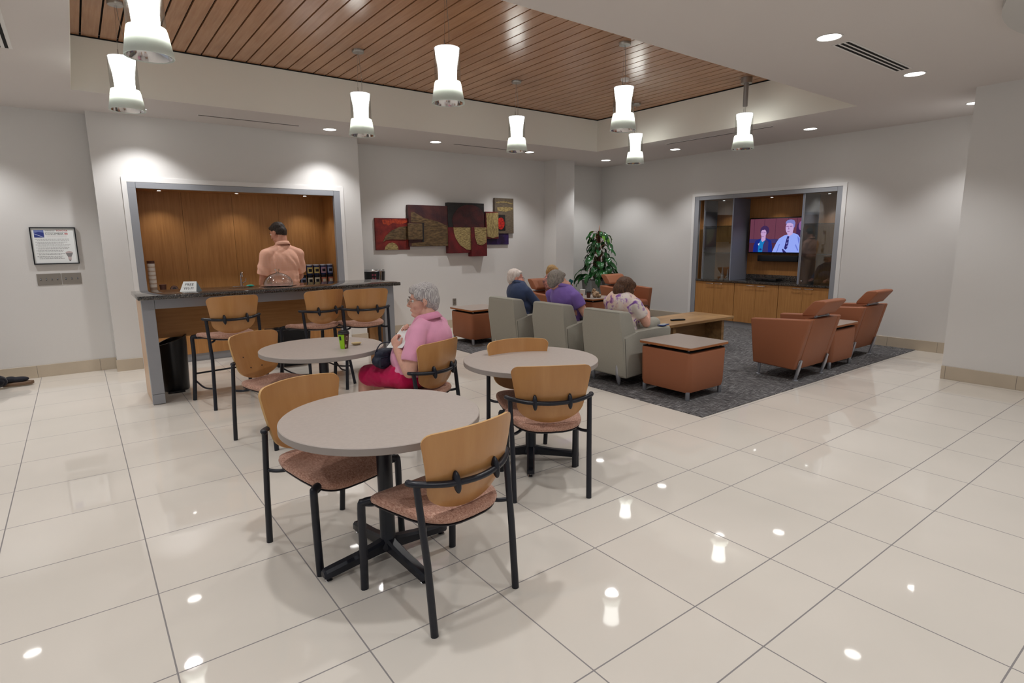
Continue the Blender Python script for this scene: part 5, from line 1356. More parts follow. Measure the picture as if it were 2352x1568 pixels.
def bob_hair(h): return [h.e((0, -0.025, 0.040), (0.096, 0.104, 0.090)), h.e((0, -0.050, -0.025), (0.100, 0.082, 0.100)), h.e((0, 0.030, 0.072), (0.078, 0.058, 0.040)), h.e((-0.080, 0.020, -0.035), (0.024, 0.048, 0.085)), h.e((0.080, 0.020, -0.035), (0.024, 0.048, 0.085)), h.e((0, -0.052, -0.100), (0.092, 0.058, 0.056)), h.e((0.078, 0.010, -0.085), (0.026, 0.050, 0.055)), h.e((-0.078, 0.010, -0.085), (0.026, 0.050, 0.055)), h.e((0, -0.075, -0.03), (0.088, 0.045, 0.09))]

HD3 = Head((4.74, 6.20, 1.045), -28, -6, 0, 1.03); HD3.brow = mat('white_brow', S(190, 180, 176), 0.8)
seated('white-haired man with glasses in a navy long-sleeved shirt in the farthest grey armchair', (4.76, 6.16, 0), 2, HD3,
       (skin('skin_ruddy', S(212, 150, 132)), cloth('navy_chambray', S(62, 74, 104)), cloth('dark_trousers', S(44, 46, 56)), hair_mat('white_hair', S(236, 228, 220), S(196, 178, 168))),
       (4.76, 6.33, 0.875), (4.88, 6.42, 0.64), (5.10, 6.34, 0.62), (4.77, 6.00, 0.875), (4.93, 5.91, 0.66), (5.16, 5.98, 0.62),
       [(5.18, 6.26, 0.50), (5.18, 6.04, 0.50)], [(5.24, 6.28, 0.09), (5.26, 6.02, 0.09)], 1.0, short_hair, ((1, -0.1, -0.1), (0, 0, -1), 0.4, 1), ((1, 0.1, -0.1), (0, 0, -1), 0.4, -1), 1.0, True, mat('brown_frames', S(74, 50, 40), 0.4))
HD4 = Head((4.73, 5.335, 1.055), -16, -6, 0, 1.04); HD4.brow = HD3.brow
PURP = cloth('purple_pique', S(128, 102, 178))
seated('grey-haired woman in a purple polo shirt in the middle grey armchair', (4.78, 5.25, 0), 0, HD4,
       (SK1, PURP, cloth('charcoal_trousers', S(60, 60, 66)), hair_mat('grey_hair', S(164, 156, 146), S(104, 98, 92))),
       (4.74, 5.47, 0.875), (4.88, 5.52, 0.64), (5.10, 5.44, 0.66), (4.77, 5.06, 0.875), (4.85, 4.975, 0.675), (5.06, 5.10, 0.68),
       [(5.20, 5.34, 0.50), (5.20, 5.12, 0.50)], [(5.26, 5.36, 0.09), (5.28, 5.10, 0.09)], 1.12, set_hair, ((1, -0.1, -0.1), (0, 0, -1), 0.4, 1), ((1, 0.1, -0.1), (0, 0, -1), 0.4, -1), 0.45, True)
# tie-dye
m, nt, b = node_mat('tie_dye')
tc = nt.nodes.new('ShaderNodeTexCoord'); n1 = nt.nodes.new('ShaderNodeTexNoise'); n1.inputs['Scale'].default_value = 11; n1.inputs['Detail'].default_value = 4; n1.inputs['Distortion'].default_value = 1.4
n2 = nt.nodes.new('ShaderNodeTexNoise'); n2.inputs['Scale'].default_value = 5; n2.inputs['Detail'].default_value = 3
nt.links.new(tc.outputs['Object'], n1.inputs['Vector']); nt.links.new(tc.outputs['Object'], n2.inputs['Vector'])
r1 = nt.nodes.new('ShaderNodeValToRGB'); e = r1.color_ramp.elements; e[0].position = 0.34; e[0].color = S(126, 84, 160); e[1].position = 0.47; e[1].color = S(226, 216, 208); e.new(0.40).color = S(176, 140, 190)
r2 = nt.nodes.new('ShaderNodeValToRGB'); e = r2.color_ramp.elements; e[0].position = 0.38; e[0].color = S(244, 218, 208); e[1].position = 0.52; e[1].color = (1, 1, 1, 1)
mxx = nt.nodes.new('ShaderNodeMix'); mxx.data_type = 'RGBA'; mxx.blend_type = 'MULTIPLY'; mxx.inputs[0].default_value = 1
nt.links.new(n1.outputs['Fac'], r1.inputs['Fac']); nt.links.new(n2.outputs['Fac'], r2.inputs['Fac']); nt.links.new(r1.outputs['Color'], mxx.inputs[6]); nt.links.new(r2.outputs['Color'], mxx.inputs[7]); nt.links.new(mxx.outputs[2], b.inputs['Base Color']); b.inputs['Roughness'].default_value = 0.9
HD5 = Head((4.80, 4.29, 1.015), -22, -24, 6, 1.03); HD5.brow = INK
seated('brown-haired woman in a white and purple tie-dye shirt, head bent, in the nearest grey armchair', (4.78, 4.32, 0), -4, HD5,
       (SK1, m, cloth('pale_grey_trousers', S(172, 168, 156)), hair_mat('brown_hair', S(108, 74, 50), S(44, 28, 20))),
       (4.77, 4.50, 0.865), (4.92, 4.56, 0.64), (5.08, 4.36, 0.70), (4.78, 4.13, 0.865), (4.915, 4.085, 0.645), (5.065, 4.19, 0.735),
       [(5.26, 4.42, 0.56), (5.27, 4.27, 0.595)], [(5.30, 4.45, 0.09), (5.32, 4.28, 0.14)], 1.08, bob_hair, ((0.9, -0.3, 0.2), (-0.2, 0, -1), 0.7, 1, 0.95), ((0.5, 0.45, 0.30), (-0.3, 0.6, -0.4), 0.7, -1, 0.95), 0.5, False, None)
HD6 = Head((6.46, 7.42, 1.005), -52, -20, 0, 1.0); HD6.brow = mat('blond_brow', S(150, 116, 76), 0.8)
seated('blonde woman looking down at a phone in the rust armchair by the art wall', (6.44, 7.36, 0), -90, HD6,
       (SK1, mat('dark_floral_blouse', S(86, 62, 66), 0.85, col2=S(196, 130, 112), vscale=26), cloth('dark_jeans', S(40, 44, 58)), hair_mat('blond_hair', S(196, 160, 104), S(140, 104, 64))),
       (6.63, 7.36, 0.86), (6.70, 7.24, 0.63), (6.66, 7.20, 0.745), (6.26, 7.36, 0.86), (6.26, 7.18, 0.66), (6.50, 7.16, 0.745),
       [(6.53, 6.93, 0.50), (6.35, 6.93, 0.50)], [(6.53, 6.86, 0.09), (6.33, 6.86, 0.09)], 0.95, short_hair, ((-0.35, -0.1, 0.6), (-0.5, -0.3, 0.4), 0.7, 1, 1.0), ((0.4, -0.1, 0.35), (0.3, 0.3, 0.6), 0.5, -1, 1.0), 0.5, False, mat('tortoise_frames', S(80, 52, 44), 0.4))
bm = B(); add_box(bm, -0.036, 0.036, -0.005, 0.005, -0.072, 0.072, bev=0.004, seg=2, mtx=Matrix.Translation((6.62, 7.165, 0.825)) @ Matrix.Rotation(math.radians(-43), 4, 'Z') @ Matrix.Rotation(math.radians(28), 4, 'Y'))
tag(obj('phone', bm, mat('teal_phone_case', S(24, 92, 92), 0.4), smooth=40), 'phone in a teal case held up by the blonde woman', 'phone')
bm = B(); add_box(bm, -0.036, 0.036, -0.075, 0.075, 0, 0.010, bev=0.003, seg=2, mi=0); add_box(bm, -0.030, 0.030, -0.066, 0.066, 0.0101, 0.0108, mi=1)
o = obj('phone', bm, [mat('blue_phone_case', S(36, 62, 130), 0.4), mat('phone_glass', S(150, 160, 166), 0.1)], smooth=40); o.location = (5.135, 4.025, 0.612); o.rotation_euler = (0, math.radians(0), math.radians(-78))
tag(o, 'blue-cased phone lying on the arm of the nearest grey armchair', 'phone')
t_ = thing('pouch', 'small blue pouch with sunglasses on it, held by the woman in the tie-dye shirt', 'pouch', (0, 0, 0))
blob('pouch_body', [ell((5.10, 4.30, 0.76), (0.055, 0.035, 0.045))], 0.006, mat('blue_felt', S(58, 88, 140), 0.9), t_, smooth=2, fold=0.004, fscale=(20, 20, 20))
bm = B(); add_tube(bm, bez([(5.06, 4.29, 0.80), (5.10, 4.27, 0.815), (5.16, 4.26, 0.80), (5.18, 4.27, 0.78)], 4), 0.004, 6); obj('sunglasses', bm, BLKP, t_, smooth=60)

# ---- 7: person mostly outside the left edge: trouser leg, shoe
t_ = thing('person', 'person cut off by the left edge, only dark trousers and a tan-soled shoe showing', 'person', (0, 0, 0))
hd7 = Head((-1.48, 7.85, 1.19), 0, -8)
hd7.brow = INK
SH = mat('black_suede', S(30, 30, 38), 0.8); SOLE = mat('tan_sole', S(112, 88, 68), 0.6)
blob('body', [cap((-1.15, 8.10, 0.52), (-1.02, 8.20, 0.12), 0.07, 0.045), cap((-1.02, 8.20, 0.12), (-0.84, 8.26, 0.07), 0.04, 0.030), ell((-0.72, 8.28, 0.068), (0.09, 0.026, 0.018)), cap((-1.45, 7.85, 0.60), (-1.15, 8.10, 0.52), 0.10, 0.07), ell((-1.48, 7.85, 0.70), (0.16, 0.16, 0.2)), cap((-1.48, 7.85, 0.75), (-1.50, 7.85, 0.95), 0.14, 0.12), cap((-1.50, 7.85, 1.0), hd7.p(0, -0.03, -0.05), 0.06, 0.06)] + hd7.skin() + limb((-1.50, 8.02, 0.95), (-1.40, 8.08, 0.70), (-1.20, 8.0, 0.68), 0.055, 0.045, 0.038) + limb((-1.50, 7.68, 0.95), (-1.40, 7.64, 0.70), (-1.20, 7.72, 0.68), 0.055, 0.045, 0.038) + hand((-1.20, 8.0, 0.68), (1, -0.2, -0.1), (0, 0, -1), 0.5, -1) + hand((-1.20, 7.72, 0.68), (1, 0.2, -0.1), (0, 0, -1), 0.5, 1), 0.008, SK2, t_, smooth=2)
blob('trousers', [cap((-1.48, 7.85, 0.60), (-1.15, 8.10, 0.53), 0.13, 0.095), cap((-1.15, 8.10, 0.53), (-0.90, 8.22, 0.11), 0.092, 0.070), ell((-0.83, 8.23, 0.085), (0.085, 0.075, 0.070)), cap((-0.85, 8.25, 0.085), (-0.765, 8.28, 0.075), 0.05, 0.036), cap((-1.48, 7.80, 0.60), (-1.12, 7.86, 0.52), 0.13, 0.095), cap((-1.12, 7.86, 0.52), (-0.90, 7.86, 0.06), 0.09, 0.06)], 0.008, cloth('black_trousers', S(26, 26, 32)), t_, smooth=3, fold=0.01, fscale=(12, 12, 12))
blob('shirt', [cap((-1.48, 7.85, 0.70), (-1.50, 7.85, 0.93), 0.165, 0.15), cap((-1.50, 7.85, 0.98), (-1.50, 8.02, 0.95), 0.08, 0.07), cap((-1.50, 7.85, 0.98), (-1.50, 7.68, 0.95), 0.08, 0.07), cap((-1.50, 8.02, 0.95), (-1.43, 8.06, 0.78), 0.07, 0.06), cap((-1.50, 7.68, 0.95), (-1.43, 7.66, 0.78), 0.07, 0.06)], 0.01, cloth('dark_shirt', S(60, 60, 66)), t_, smooth=3)
bm = B(); add_prism(bm, [(-0.80, 8.245), (-0.62, 8.235), (-0.545, 8.25), (-0.525, 8.29), (-0.55, 8.325), (-0.63, 8.335), (-0.80, 8.315)], 0.012, 0.050, bev=0.010, seg=2)
obj('shoe_sole', bm, SOLE, t_, smooth=50)
blob('shoe', [ell((-0.655, 8.283, 0.075), (0.090, 0.043, 0.032)), ell((-0.73, 8.283, 0.083), (0.06, 0.043, 0.036))], 0.006, SH, t_, smooth=3, cut=lambda c: c.z < 0.046)

hd7.eyes(t_)
blob('hair', short_hair(hd7), 0.006, HDK, t_, smooth=6)
# ------------------------------------------------------------------ wall art: overlapping painted panels
def paintm(name, c1, c2, sc=10, st=(1, 1, 1), rough=0.45, bump=0.4):
    return mat(name, c1, rough, col2=c2, vscale=sc, stretch=st, bump=bump, bscale=60)
A_RED = paintm('art_red', S(124, 36, 28), S(84, 20, 20), 9)
A_ORB = paintm('art_red_orange', S(176, 66, 30), S(112, 26, 22), 26)
A_PLUM = paintm('art_plum', S(74, 40, 38), S(52, 30, 34), 7)
A_BRONZE = paintm('art_bronze', S(108, 86, 56), S(68, 52, 34), 14, (1, 1, 3))
A_GOLD = paintm('art_gold', S(176, 156, 104), S(100, 80, 46), 22, (1, 1, 5), rough=0.35)
A_GOLDV = paintm('art_gold_vertical', S(176, 156, 104), S(100, 80, 46), 22, (6, 1, 1), rough=0.35)
A_BLACK = paintm('art_black', S(36, 34, 32), S(24, 22, 22), 9)
A_OX = paintm('art_oxblood', S(72, 26, 26), S(48, 20, 22), 8)
A_MAR = paintm('art_maroon', S(104, 24, 28), S(76, 20, 22), 8)
A_PURP = paintm('art_purple', S(54, 30, 92), S(34, 18, 44), 6)
A_TAUPE = paintm('art_taupe', S(112, 98, 78), S(82, 70, 58), 18, (1, 1, 6))
A_SCAR = paintm('art_scarlet', S(206, 44, 28), S(134, 22, 18), 30)
art = thing('wall_art', 'large abstract wall art of overlapping red, bronze, black and gold painted panels', 'wall art', (0, 0, 0))
def panel(x0, x1, z0, z1, dep, m_, off=0.0, lab=None):
    bm = B(); add_box(bm, x0, x1, 8.88-off-dep, 8.88-off, z0, z1, bev=0.003, seg=1)
    o = obj('art_panel', bm, m_, art, smooth=30)
    if lab: o['label'] = lab
    return o
def relief(parent, pts, y, m_, th=0.006):
    bm = B(); add_prism(bm, pts, y-th, y, 'y'); return obj('painted_shape', bm, m_, parent)
pa = panel(3.91, 4.52, 1.412, 1.926, 0.035, A_RED, 0, 'red panel')
relief(pa, [(4.035, 1.545), (4.076, 1.631), (4.191, 1.725), (4.343, 1.786), (4.505, 1.801), (4.502, 1.578), (4.334, 1.579), (4.184, 1.584), (4.095, 1.578)], 8.845, A_BRONZE, 0.012)
relief(pa, [(4.058, 1.416), (4.075, 1.47), (4.129, 1.517), (4.197, 1.534), (4.263, 1.509), (4.298, 1.461), (4.303, 1.416)], 8.845, A_GOLD)
relief(pa, [(4.03, 1.90), (4.05, 1.83), (4.15, 1.81), (4.22, 1.85), (4.36, 1.83), (4.48, 1.86), (4.50, 1.90), (4.3, 1.915)], 8.845, A_ORB, 0.002)
pb = panel(4.49, 5.255, 1.462, 2.147, 0.075, A_PLUM, 0, 'plum and bronze panel')
relief(pb, [(4.53, 1.862), (4.537, 2.032), (4.599, 2.027), (4.783, 1.934), (5.039, 1.882), (5.25, 1.80), (5.25, 1.466), (4.528, 1.471), (4.53, 1.519), (4.767, 1.538), (4.78, 1.858)], 8.805, A_BRONZE, 0.004)
relief(pb, [(4.732, 1.853), (4.772, 1.854), (4.765, 1.538), (4.727, 1.538)], 8.8055, A_BLACK, 0.008)
bm = B(); add_box(bm, 4.46, 4.73, 8.775, 8.80, 1.578, 1.845, bev=0.003, seg=1); o = obj('art_panel', bm, A_BRONZE, art); o['label'] = 'small bronze square panel'
pc = panel(5.243, 6.0, 1.785, 2.208, 0.095, A_BLACK, 0, 'black panel with a dark red disc')
relief(pc, [(5.346, 1.788), (5.325, 1.862), (5.326, 1.934), (5.351, 2.003), (5.397, 2.065), (5.462, 2.117), (5.541, 2.155), (5.63, 2.176), (5.722, 2.179), (5.811, 2.162), (5.892, 2.128), (5.957, 2.078), (5.995, 2.015), (5.997, 1.788)], 8.785, A_OX, 0.006)
pd = panel(5.237, 5.74, 1.335, 1.785, 0.095, A_MAR, 0, 'maroon panel with a gold quarter disc')
relief(pd, [(5.344, 1.783), (5.701, 1.783), (5.699, 1.389), (5.602, 1.398), (5.464, 1.481), (5.381, 1.598), (5.35, 1.699)], 8.785, A_GOLD)
pe = panel(5.70, 6.037, 1.27, 1.787, 0.12, A_MAR, 0, 'maroon panel with a gold square')
relief(pe, [(5.763, 1.783), (6.026, 1.783), (6.02, 1.519), (5.927, 1.468), (5.819, 1.484), (5.777, 1.611)], 8.76, A_GOLD)
pf = panel(6.034, 6.325, 1.583, 2.07, 0.085, A_MAR, 0, 'upright panel with vertical gold strokes')
relief(pf, [(6.05, 2.042), (6.318, 2.055), (6.318, 1.623), (6.19, 1.594), (6.069, 1.624)], 8.795, A_GOLDV)
pg = panel(6.271, 6.705, 1.678, 2.322, 0.05, A_TAUPE, 0, 'taupe upright panel with gold strokes')
relief(pg, [(6.322, 2.153), (6.542, 2.166), (6.679, 2.155), (6.678, 2.116), (6.52, 2.08), (6.33, 2.093)], 8.83, A_GOLD, 0.003)
relief(pg, [(6.30, 2.25), (6.5, 2.27), (6.68, 2.235), (6.67, 2.215), (6.5, 2.245), (6.31, 2.225)], 8.83, A_GOLD, 0.003)
relief(pg, [(6.329, 2.018), (6.502, 2.021), (6.508, 1.731), (6.325, 1.73)], 8.83, A_BLACK, 0.003)
relief(pg, [(6.40+0.085*math.cos(a), 1.86+0.11*math.sin(a)) for a in [2*PI*k/18 for k in range(18)]], 8.826, A_SCAR, 0.003)
ph = panel(6.05, 6.595, 1.475, 1.70, 0.035, A_PURP, 0, 'purple horizontal panel')

# ------------------------------------------------------------------ framed notice, switches, outlet
t_ = thing('framed_notice', 'black-framed white notice headed COLUMBIA on the left wall over the switch plates', 'picture frame', (-0.178, 8.68, 1.537))
bm = B(); W_, H_ = 0.212, 0.213
for bx in [(-W_, -W_+0.012, -0.030, 0, -H_, H_), (W_-0.012, W_, -0.030, 0, -H_, H_), (-W_+0.0121, W_-0.0121, -0.030, 0, H_-0.012, H_), (-W_+0.0121, W_-0.0121, -0.030, 0, -H_, -H_+0.012)]: add_box(bm, *bx)
obj('frame', bm, BLKP, t_)
bm = B(); add_box(bm, -W_+0.011, W_-0.011, -0.018, -0.002, -H_+0.011, H_-0.011); obj('paper', bm, PAPER, t_)
bm = B(); m0 = 0
def q4(x0, x1, z0, z1, mi, y=-0.0186):
    v = [bm.verts.new((x0, y, z0)), bm.verts.new((x1, y, z0)), bm.verts.new((x1, y, z1)), bm.verts.new((x0, y, z1))]; f = bm.faces.new(v); f.material_index = mi
tm = lambda x, z: frame_mtx((x, -0.0188, z), (1, 0, 0), (0, 0, 1))
q4(-0.175, -0.085, 0.095, 0.180, 1)
v = [bm.verts.new((a, -0.0189, c)) for a, c in ((-0.175, 0.135), (-0.095, 0.098), (-0.085, 0.098), (-0.175, 0.142))]; f = bm.faces.new(v); f.material_index = 3
v = [bm.verts.new((a, -0.0188, c)) for a, c in ((-0.175, 0.180), (-0.085, 0.180), (-0.085, 0.152), (-0.13, 0.160), (-0.175, 0.148))]; f = bm.faces.new(v); f.material_index = 4
text_mesh(bm, 'TOYOTA', 0.026, tm(0.028, 0.165), mi=2, bold=0.0003, xscale=1.0)
text_mesh(bm, 'COLUMBIA', 0.029, tm(-0.075, 0.128), mi=0, bold=0.0, xscale=1.18)
q4(-0.075, 0.132, 0.153, 0.1545, 0)
for k in range(9): q4(-0.072+0.010*k, -0.065+0.010*k, 0.167, 0.176, 5)
for k in range(4): q4(0.105+0.008*k, 0.110+0.008*k, 0.129, 0.147, 2)
for z in (0.112, 0.101):
    for k in range(22): q4(-0.062+0.0085*k, -0.062+0.0085*k+0.0055, z, z+0.003, 6)
rr_ = random.Random(4)
z = 0.074
for para, nl in enumerate((2, 2, 2, 2, 2, 2, 3)):
    for l_ in range(nl):
        x = -0.172 if l_ == 0 else -0.155
        end = (0.150 if para < 4 else 0.085) - (0.03*rr_.random() if l_ == 0 else 0.07*rr_.random())
        while x < end:
            wd_ = 0.006+0.016*rr_.random(); q4(x, min(x+wd_, end+0.004), z, z+0.0045, 5); x += wd_+0.004
        z -= 0.0125
    z -= 0.008
# printed lamp picture, bottom right
def poly(pts, mi):
    v = [bm.verts.new((a, -0.0188, c)) for a, c in pts]; f = bm.faces.new(v); f.material_index = mi
poly([(0.125+0.035*math.cos(a), -0.085+0.022*math.sin(a)) for a in [PI*k/10 for k in range(11)]], 6)
poly([(0.090, -0.085), (0.160, -0.085), (0.142, -0.130), (0.108, -0.130)], 5)
poly([(0.108, -0.130), (0.142, -0.130), (0.138, -0.165), (0.112, -0.165)], 6); poly([(0.113, -0.165), (0.137, -0.165), (0.130, -0.180), (0.120, -0.180)], 5)
obj('print', bm, [mat('print_black', S(50, 48, 50), 0.6), mat('print_blue', S(48, 60, 130), 0.5), mat('print_red', S(186, 60, 56), 0.6), mat('print_pale', S(196, 204, 230), 0.6), mat('print_sky', S(110, 124, 176), 0.6), mat('print_grey', S(132, 128, 128), 0.6), mat('print_light', S(190, 172, 170), 0.6)], t_)
PLATE = mat('plate_steel', S(150, 143, 134), 0.42, metal=0.7)
def plate(name, label, x0, x1, z0, z1, y, n, cat='light switch'):
    t_ = thing(name, label, cat, ((x0+x1)/2, y, (z0+z1)/2)); w2, h2 = (x1-x0)/2, (z1-z0)/2
    bm = B(); add_box(bm, -w2, w2, -0.006, 0, -h2, h2, bev=0.002, seg=1); obj('plate', bm, PLATE, t_, smooth=30)
    for k in range(n):
        x = -w2+(x1-x0)*(k+0.5+0.0)/n*0.92+0.04*(x1-x0)
        bm = B(); add_box(bm, x-0.005, x+0.005, -0.0068, -0.006, -0.012, 0.012, mi=1); add_box(bm, x-0.004, x+0.004, -0.017, -0.006, -0.001, 0.009, bev=0.001, seg=1)
        obj('toggle', bm, [CHROME, INK], t_)
    return t_
plate('light_switch', 'steel switch plate with four toggles under the left side of the notice', -0.386, -0.163, 1.083, 1.216, 8.68, 4)
plate('light_switch', 'steel switch plate with three toggles under the right side of the notice', -0.155, 0.030, 1.085, 1.216, 8.68, 3)
t_ = thing('wall_outlet', 'steel wall outlet low on the wall beneath the wall art', 'outlet', (5.383, 8.88, 0.465))
bm = B(); add_box(bm, -0.037, 0.037, -0.006, 0, -0.062, 0.062, bev=0.002, seg=1); obj('plate', bm, PLATE, t_, smooth=30)
for z in (-0.022, 0.022):
    bm = B(); add_box(bm, -0.016, 0.016, -0.0075, -0.005, z-0.015, z+0.015, bev=0.002, seg=1); obj('socket', bm, mat('socket_grey', S(110, 104, 98), 0.5), t_)

# ------------------------------------------------------------------ cup and dish on the cup table
t_ = thing('paper_cup', 'lidded paper coffee cup, half lime green and half brown, on the round table', 'cup', (1.592, 4.290, 0.7402), math.radians(30))
h = 0.118; n = 40
def cupr(z): return 0.029+0.0125*z/h
bm = B(); rs = [[(cupr(z)*math.cos(2*PI*i/n), cupr(z)*math.sin(2*PI*i/n), z) for i in range(n)] for z in (0, 0.004, h*0.5, h)]
R_ = rings(bm, rs)
for f in bm.faces:
    a = math.degrees(math.atan2(f.calc_center_median().y, f.calc_center_median().x)) % 360
    if 125 < a < 222: f.material_index = 1
obj('cup_body', bm, [CUPB, mat('lime_sleeve', S(160, 216, 40), 0.6)], t_, smooth=40)
def decal(a0, a1, z0, z1, m_, nm, off=0.0006):
    bm = B(); k = 6
    rs = [[((cupr(z)+off)*math.cos(math.radians(a0+(a1-a0)*i/k)), (cupr(z)+off)*math.sin(math.radians(a0+(a1-a0)*i/k)), z) for i in range(k+1)] for z in (z0, z1)]
    rings(bm, rs, close=False, cap=False); obj(nm, bm, m_, t_)
decal(160, 190, 0.068, 0.100, INK, 'sleeve_mark'); decal(244, 268, 0.062, 0.098, CREAM, 'cup_emblem'); decal(248, 264, 0.068, 0.092, CUPB, 'cup_emblem', 0.0009); decal(232, 252, 0.012, 0.034, CREAM, 'cup_label')
bm = B(); add_lathe(bm, [(0.0445, h-0.004), (0.0450, h+0.003), (0.041, h+0.007), (0.039, h+0.018), (0.034, h+0.020), (0.032, h+0.014), (0.0, h+0.013)], 36, cap=False); obj('lid', bm, LIDB, t_, smooth=40)
bm = B(); n = 30
rs = [[(r*(1+0.04*(i % 2))*math.cos(2*PI*i/n), r*(1+0.04*(i % 2))*math.sin(2*PI*i/n)*0.8, z) for i in range(n)] for r, z in ((0.020, 0.0005), (0.027, 0.002), (0.042, 0.018), (0.040, 0.018), (0.025, 0.005), (0.001, 0.004))]
rings(bm, rs); o = obj('pastry_liner', bm, mat('waxed_paper', S(206, 186, 140), 0.6), smooth=40); o.location = (1.725, 4.375, 0.7402)
tag(o, 'small crumpled cream pastry liner beside the coffee cup', 'paper liner')

# remote on the coffee table
t_ = thing('remote_control', 'black remote control on the coffee table', 'remote control', (6.50, 4.855, 0.4505), math.radians(-20))
bm = B(); add_box(bm, -0.105, 0.105, -0.026, 0.026, 0, 0.020, bev=0.006, seg=2); obj('body', bm, BLKP, t_, smooth=40)
bm = B()
for i in range(5):
    for j in range(3): add_box(bm, -0.07+0.022*i, -0.058+0.022*i, -0.017+0.013*j, -0.009+0.013*j, 0.0195, 0.0225)
obj('buttons', bm, mat('button_grey', S(90, 88, 88), 0.5), t_)

# cups and bag on the far cube table
zt = 0.5375
t_ = thing('foam_cup', 'white foam cup on the rust cube table in the back corner', 'cup', (7.25, 7.50, zt))
bm = B(); add_lathe(bm, [(0.0, 0), (0.031, 0), (0.048, 0.125), (0.050, 0.127), (0.048, 0.130), (0.044, 0.128), (0.030, 0.01), (0.0, 0.01)], 28, cap=False); obj('cup_body', bm, PAPER, t_, smooth=40)
t_ = cup('paper_cup', 'dark paper cup beside the crumpled bag on the corner cube table', (7.18, 7.28, zt), 0.10, CUPB)
BAGM = mat('kraft_paper', S(200, 172, 140), 0.85, col2=S(120, 92, 66), vscale=14)
t_ = thing('paper_bag', 'crumpled brown and cream paper bag on the corner cube table', 'bag', (0, 0, 0))
blob('bag_body', [ell((7.28, 7.20, zt+0.06), (0.075, 0.055, 0.058)), ell((7.25, 7.22, zt+0.115), (0.040, 0.035, 0.05), Matrix.Rotation(0.5, 3, 'X')), ell((7.33, 7.17, zt+0.035), (0.05, 0.045, 0.034))], 0.006, BAGM, t_, smooth=1, fold=0.02, fscale=(24, 24, 24), cut=lambda c: c.z < zt+0.002)

# ------------------------------------------------------------------ planter and plant
PLN = mat('planter_zinc', S(132, 134, 134), 0.55, var=0.12, vscale=5, stretch=(3, 3, 0.6), metal=0.2)
t_ = thing('planter', 'tall square grey planter in the back corner', 'planter', (8.46, 8.30, 0))
bm = B(); rings(bm, [[(-0.19, -0.19, 0), (0.19, -0.19, 0), (0.19, 0.19, 0), (-0.19, 0.19, 0)], [(-0.24, -0.24, 0.74), (0.24, -0.24, 0.74), (0.24, 0.24, 0.74), (-0.24, 0.24, 0.74)], [(-0.215, -0.215, 0.74), (0.215, -0.215, 0.74), (0.215, 0.215, 0.74), (-0.215, 0.215, 0.74)], [(-0.21, -0.21, 0.69), (0.21, -0.21, 0.69), (0.21, 0.21, 0.69), (-0.21, 0.21, 0.69)]])
obj('pot', bm, PLN, t_)
bm = B(); add_box(bm, -0.212, 0.212, -0.212, 0.212, 0.66, 0.70); obj('soil', bm, mat('soil', S(50, 38, 30), 0.95), t_)
plant = thing('potted_plant', 'tall leafy green climbing plant on a mossy pole in the grey planter', 'plant', (8.40, 8.24, 0.70))
bm = B(); add_tube(bm, bez([(0, 0, -0.02), (0.01, 0, 0.4), (-0.005, 0.0, 0.8), (0.0, 0, 1.02)], 8), 0.030, 12)
obj('moss_pole', bm, mat('moss_bark', S(92, 56, 40), 0.95, col2=S(46, 28, 22), vscale=40, bump=1, bscale=60), plant, smooth=60)
bm = B(); add_lathe(bm, [(0.012, 1.0), (0.012, 1.06), (0.004, 1.13), (0.0, 1.135)], 8, cap=False); obj('new_shoot', bm, mat('shoot_pink', S(196, 150, 130), 0.6), plant, smooth=60)
LEAFD = mat('leaf_dark', S(30, 92, 36), 0.28, spec=0.6, col2=S(16, 62, 26), vscale=7)
LEAFL = mat('leaf_bright', S(112, 160, 50), 0.3, spec=0.6, col2=S(60, 120, 36), vscale=7)
STEM = mat('stem_rust', S(128, 70, 44), 0.6)
rp_ = random.Random(11)
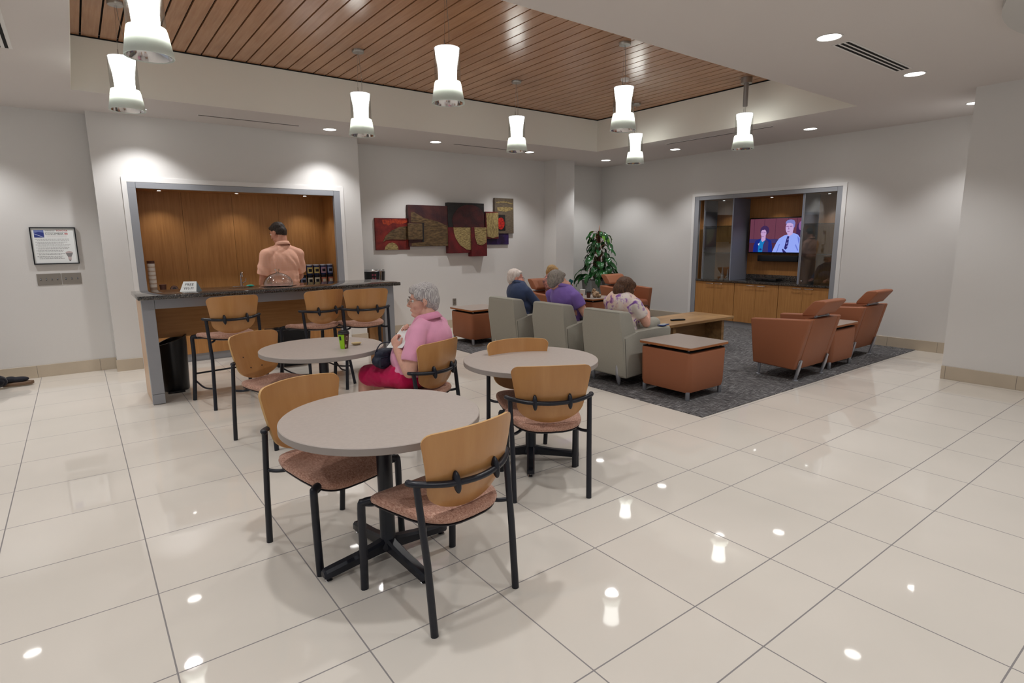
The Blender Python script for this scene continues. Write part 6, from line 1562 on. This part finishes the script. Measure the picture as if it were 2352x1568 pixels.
def leaf(base, out, droop, L, Wd, m_):
    """heart-shaped leaf on its own arching stalk"""
    base = Vector(base); o2 = Vector((math.cos(out), math.sin(out), 0)); up = Vector((0, 0, 1))
    st_len = L*rp_.uniform(0.5, 0.85)
    tip = base + o2*st_len*0.9 + up*st_len*rp_.uniform(0.1, 0.5)
    b_s = B(); add_tube(b_s, bez([base, base.lerp(tip, 0.5)+up*0.03, tip], 3), [0.0045]*3+[0.0035]*3+[0.003], 6)
    s_ = obj('leaf_stalk', b_s, STEM, plant, smooth=60)
    bm = B(); nL, nW = 9, 4; side = Vector((-o2.y, o2.x, 0)); tw = rp_.uniform(-0.5, 0.5)
    pos = tip.copy(); ang = rp_.uniform(0.1, 0.5); rows = []
    for i in range(nL+1):
        t = i/nL
        wd_ = Wd*(math.sin(PI*min(1, t*0.92+0.10))**0.75)*(1-0.25*t) if t < 1 else 0.001
        d = (o2*math.cos(ang) - up*math.sin(ang)).normalized(); nn = (o2*math.sin(ang)+up*math.cos(ang)).normalized()
        sv = (side*math.cos(tw)+nn*math.sin(tw)).normalized(); n2 = d.cross(sv)
        if n2.z < 0: n2 = -n2
        row = []
        for j in range(-nW, nW+1):
            u = j/nW; row.append(bm.verts.new(pos + sv*u*wd_ + n2*(0.22*abs(u)*wd_ - (0.010*math.sin(t*9+u*3) if abs(u) > 0.6 else 0)) + (-d*0.02*(1-t*6)*abs(u) if t < 0.16 else Vector((0, 0, 0)))))
        rows.append(row); pos = pos + d*(L/nL); ang += droop/nL
    for a, c in zip(rows[:-1], rows[1:]):
        for j in range(2*nW): bm.faces.new((a[j], a[j+1], c[j+1], c[j]))
    obj('leaf', bm, m_, plant, smooth=180)
NL = 84
for k in range(NL):
    t = k/(NL-1); z = 0.0 + 0.98*t
    out = k*2.399+rp_.uniform(-0.4, 0.4)
    rad = 0.30*(1-t)**0.6+0.06
    L = rp_.uniform(0.19, 0.27)*(1.12-0.42*t)
    leaf((0.02*math.cos(out)+0.25*rad*math.cos(out)*(1-t), 0.02*math.sin(out)+0.25*rad*math.sin(out)*(1-t), z), out, rp_.uniform(1.2, 1.9), L, L*rp_.uniform(0.24, 0.33), LEAFL if (t > 0.78 and rp_.random() < 0.35) else LEAFD)
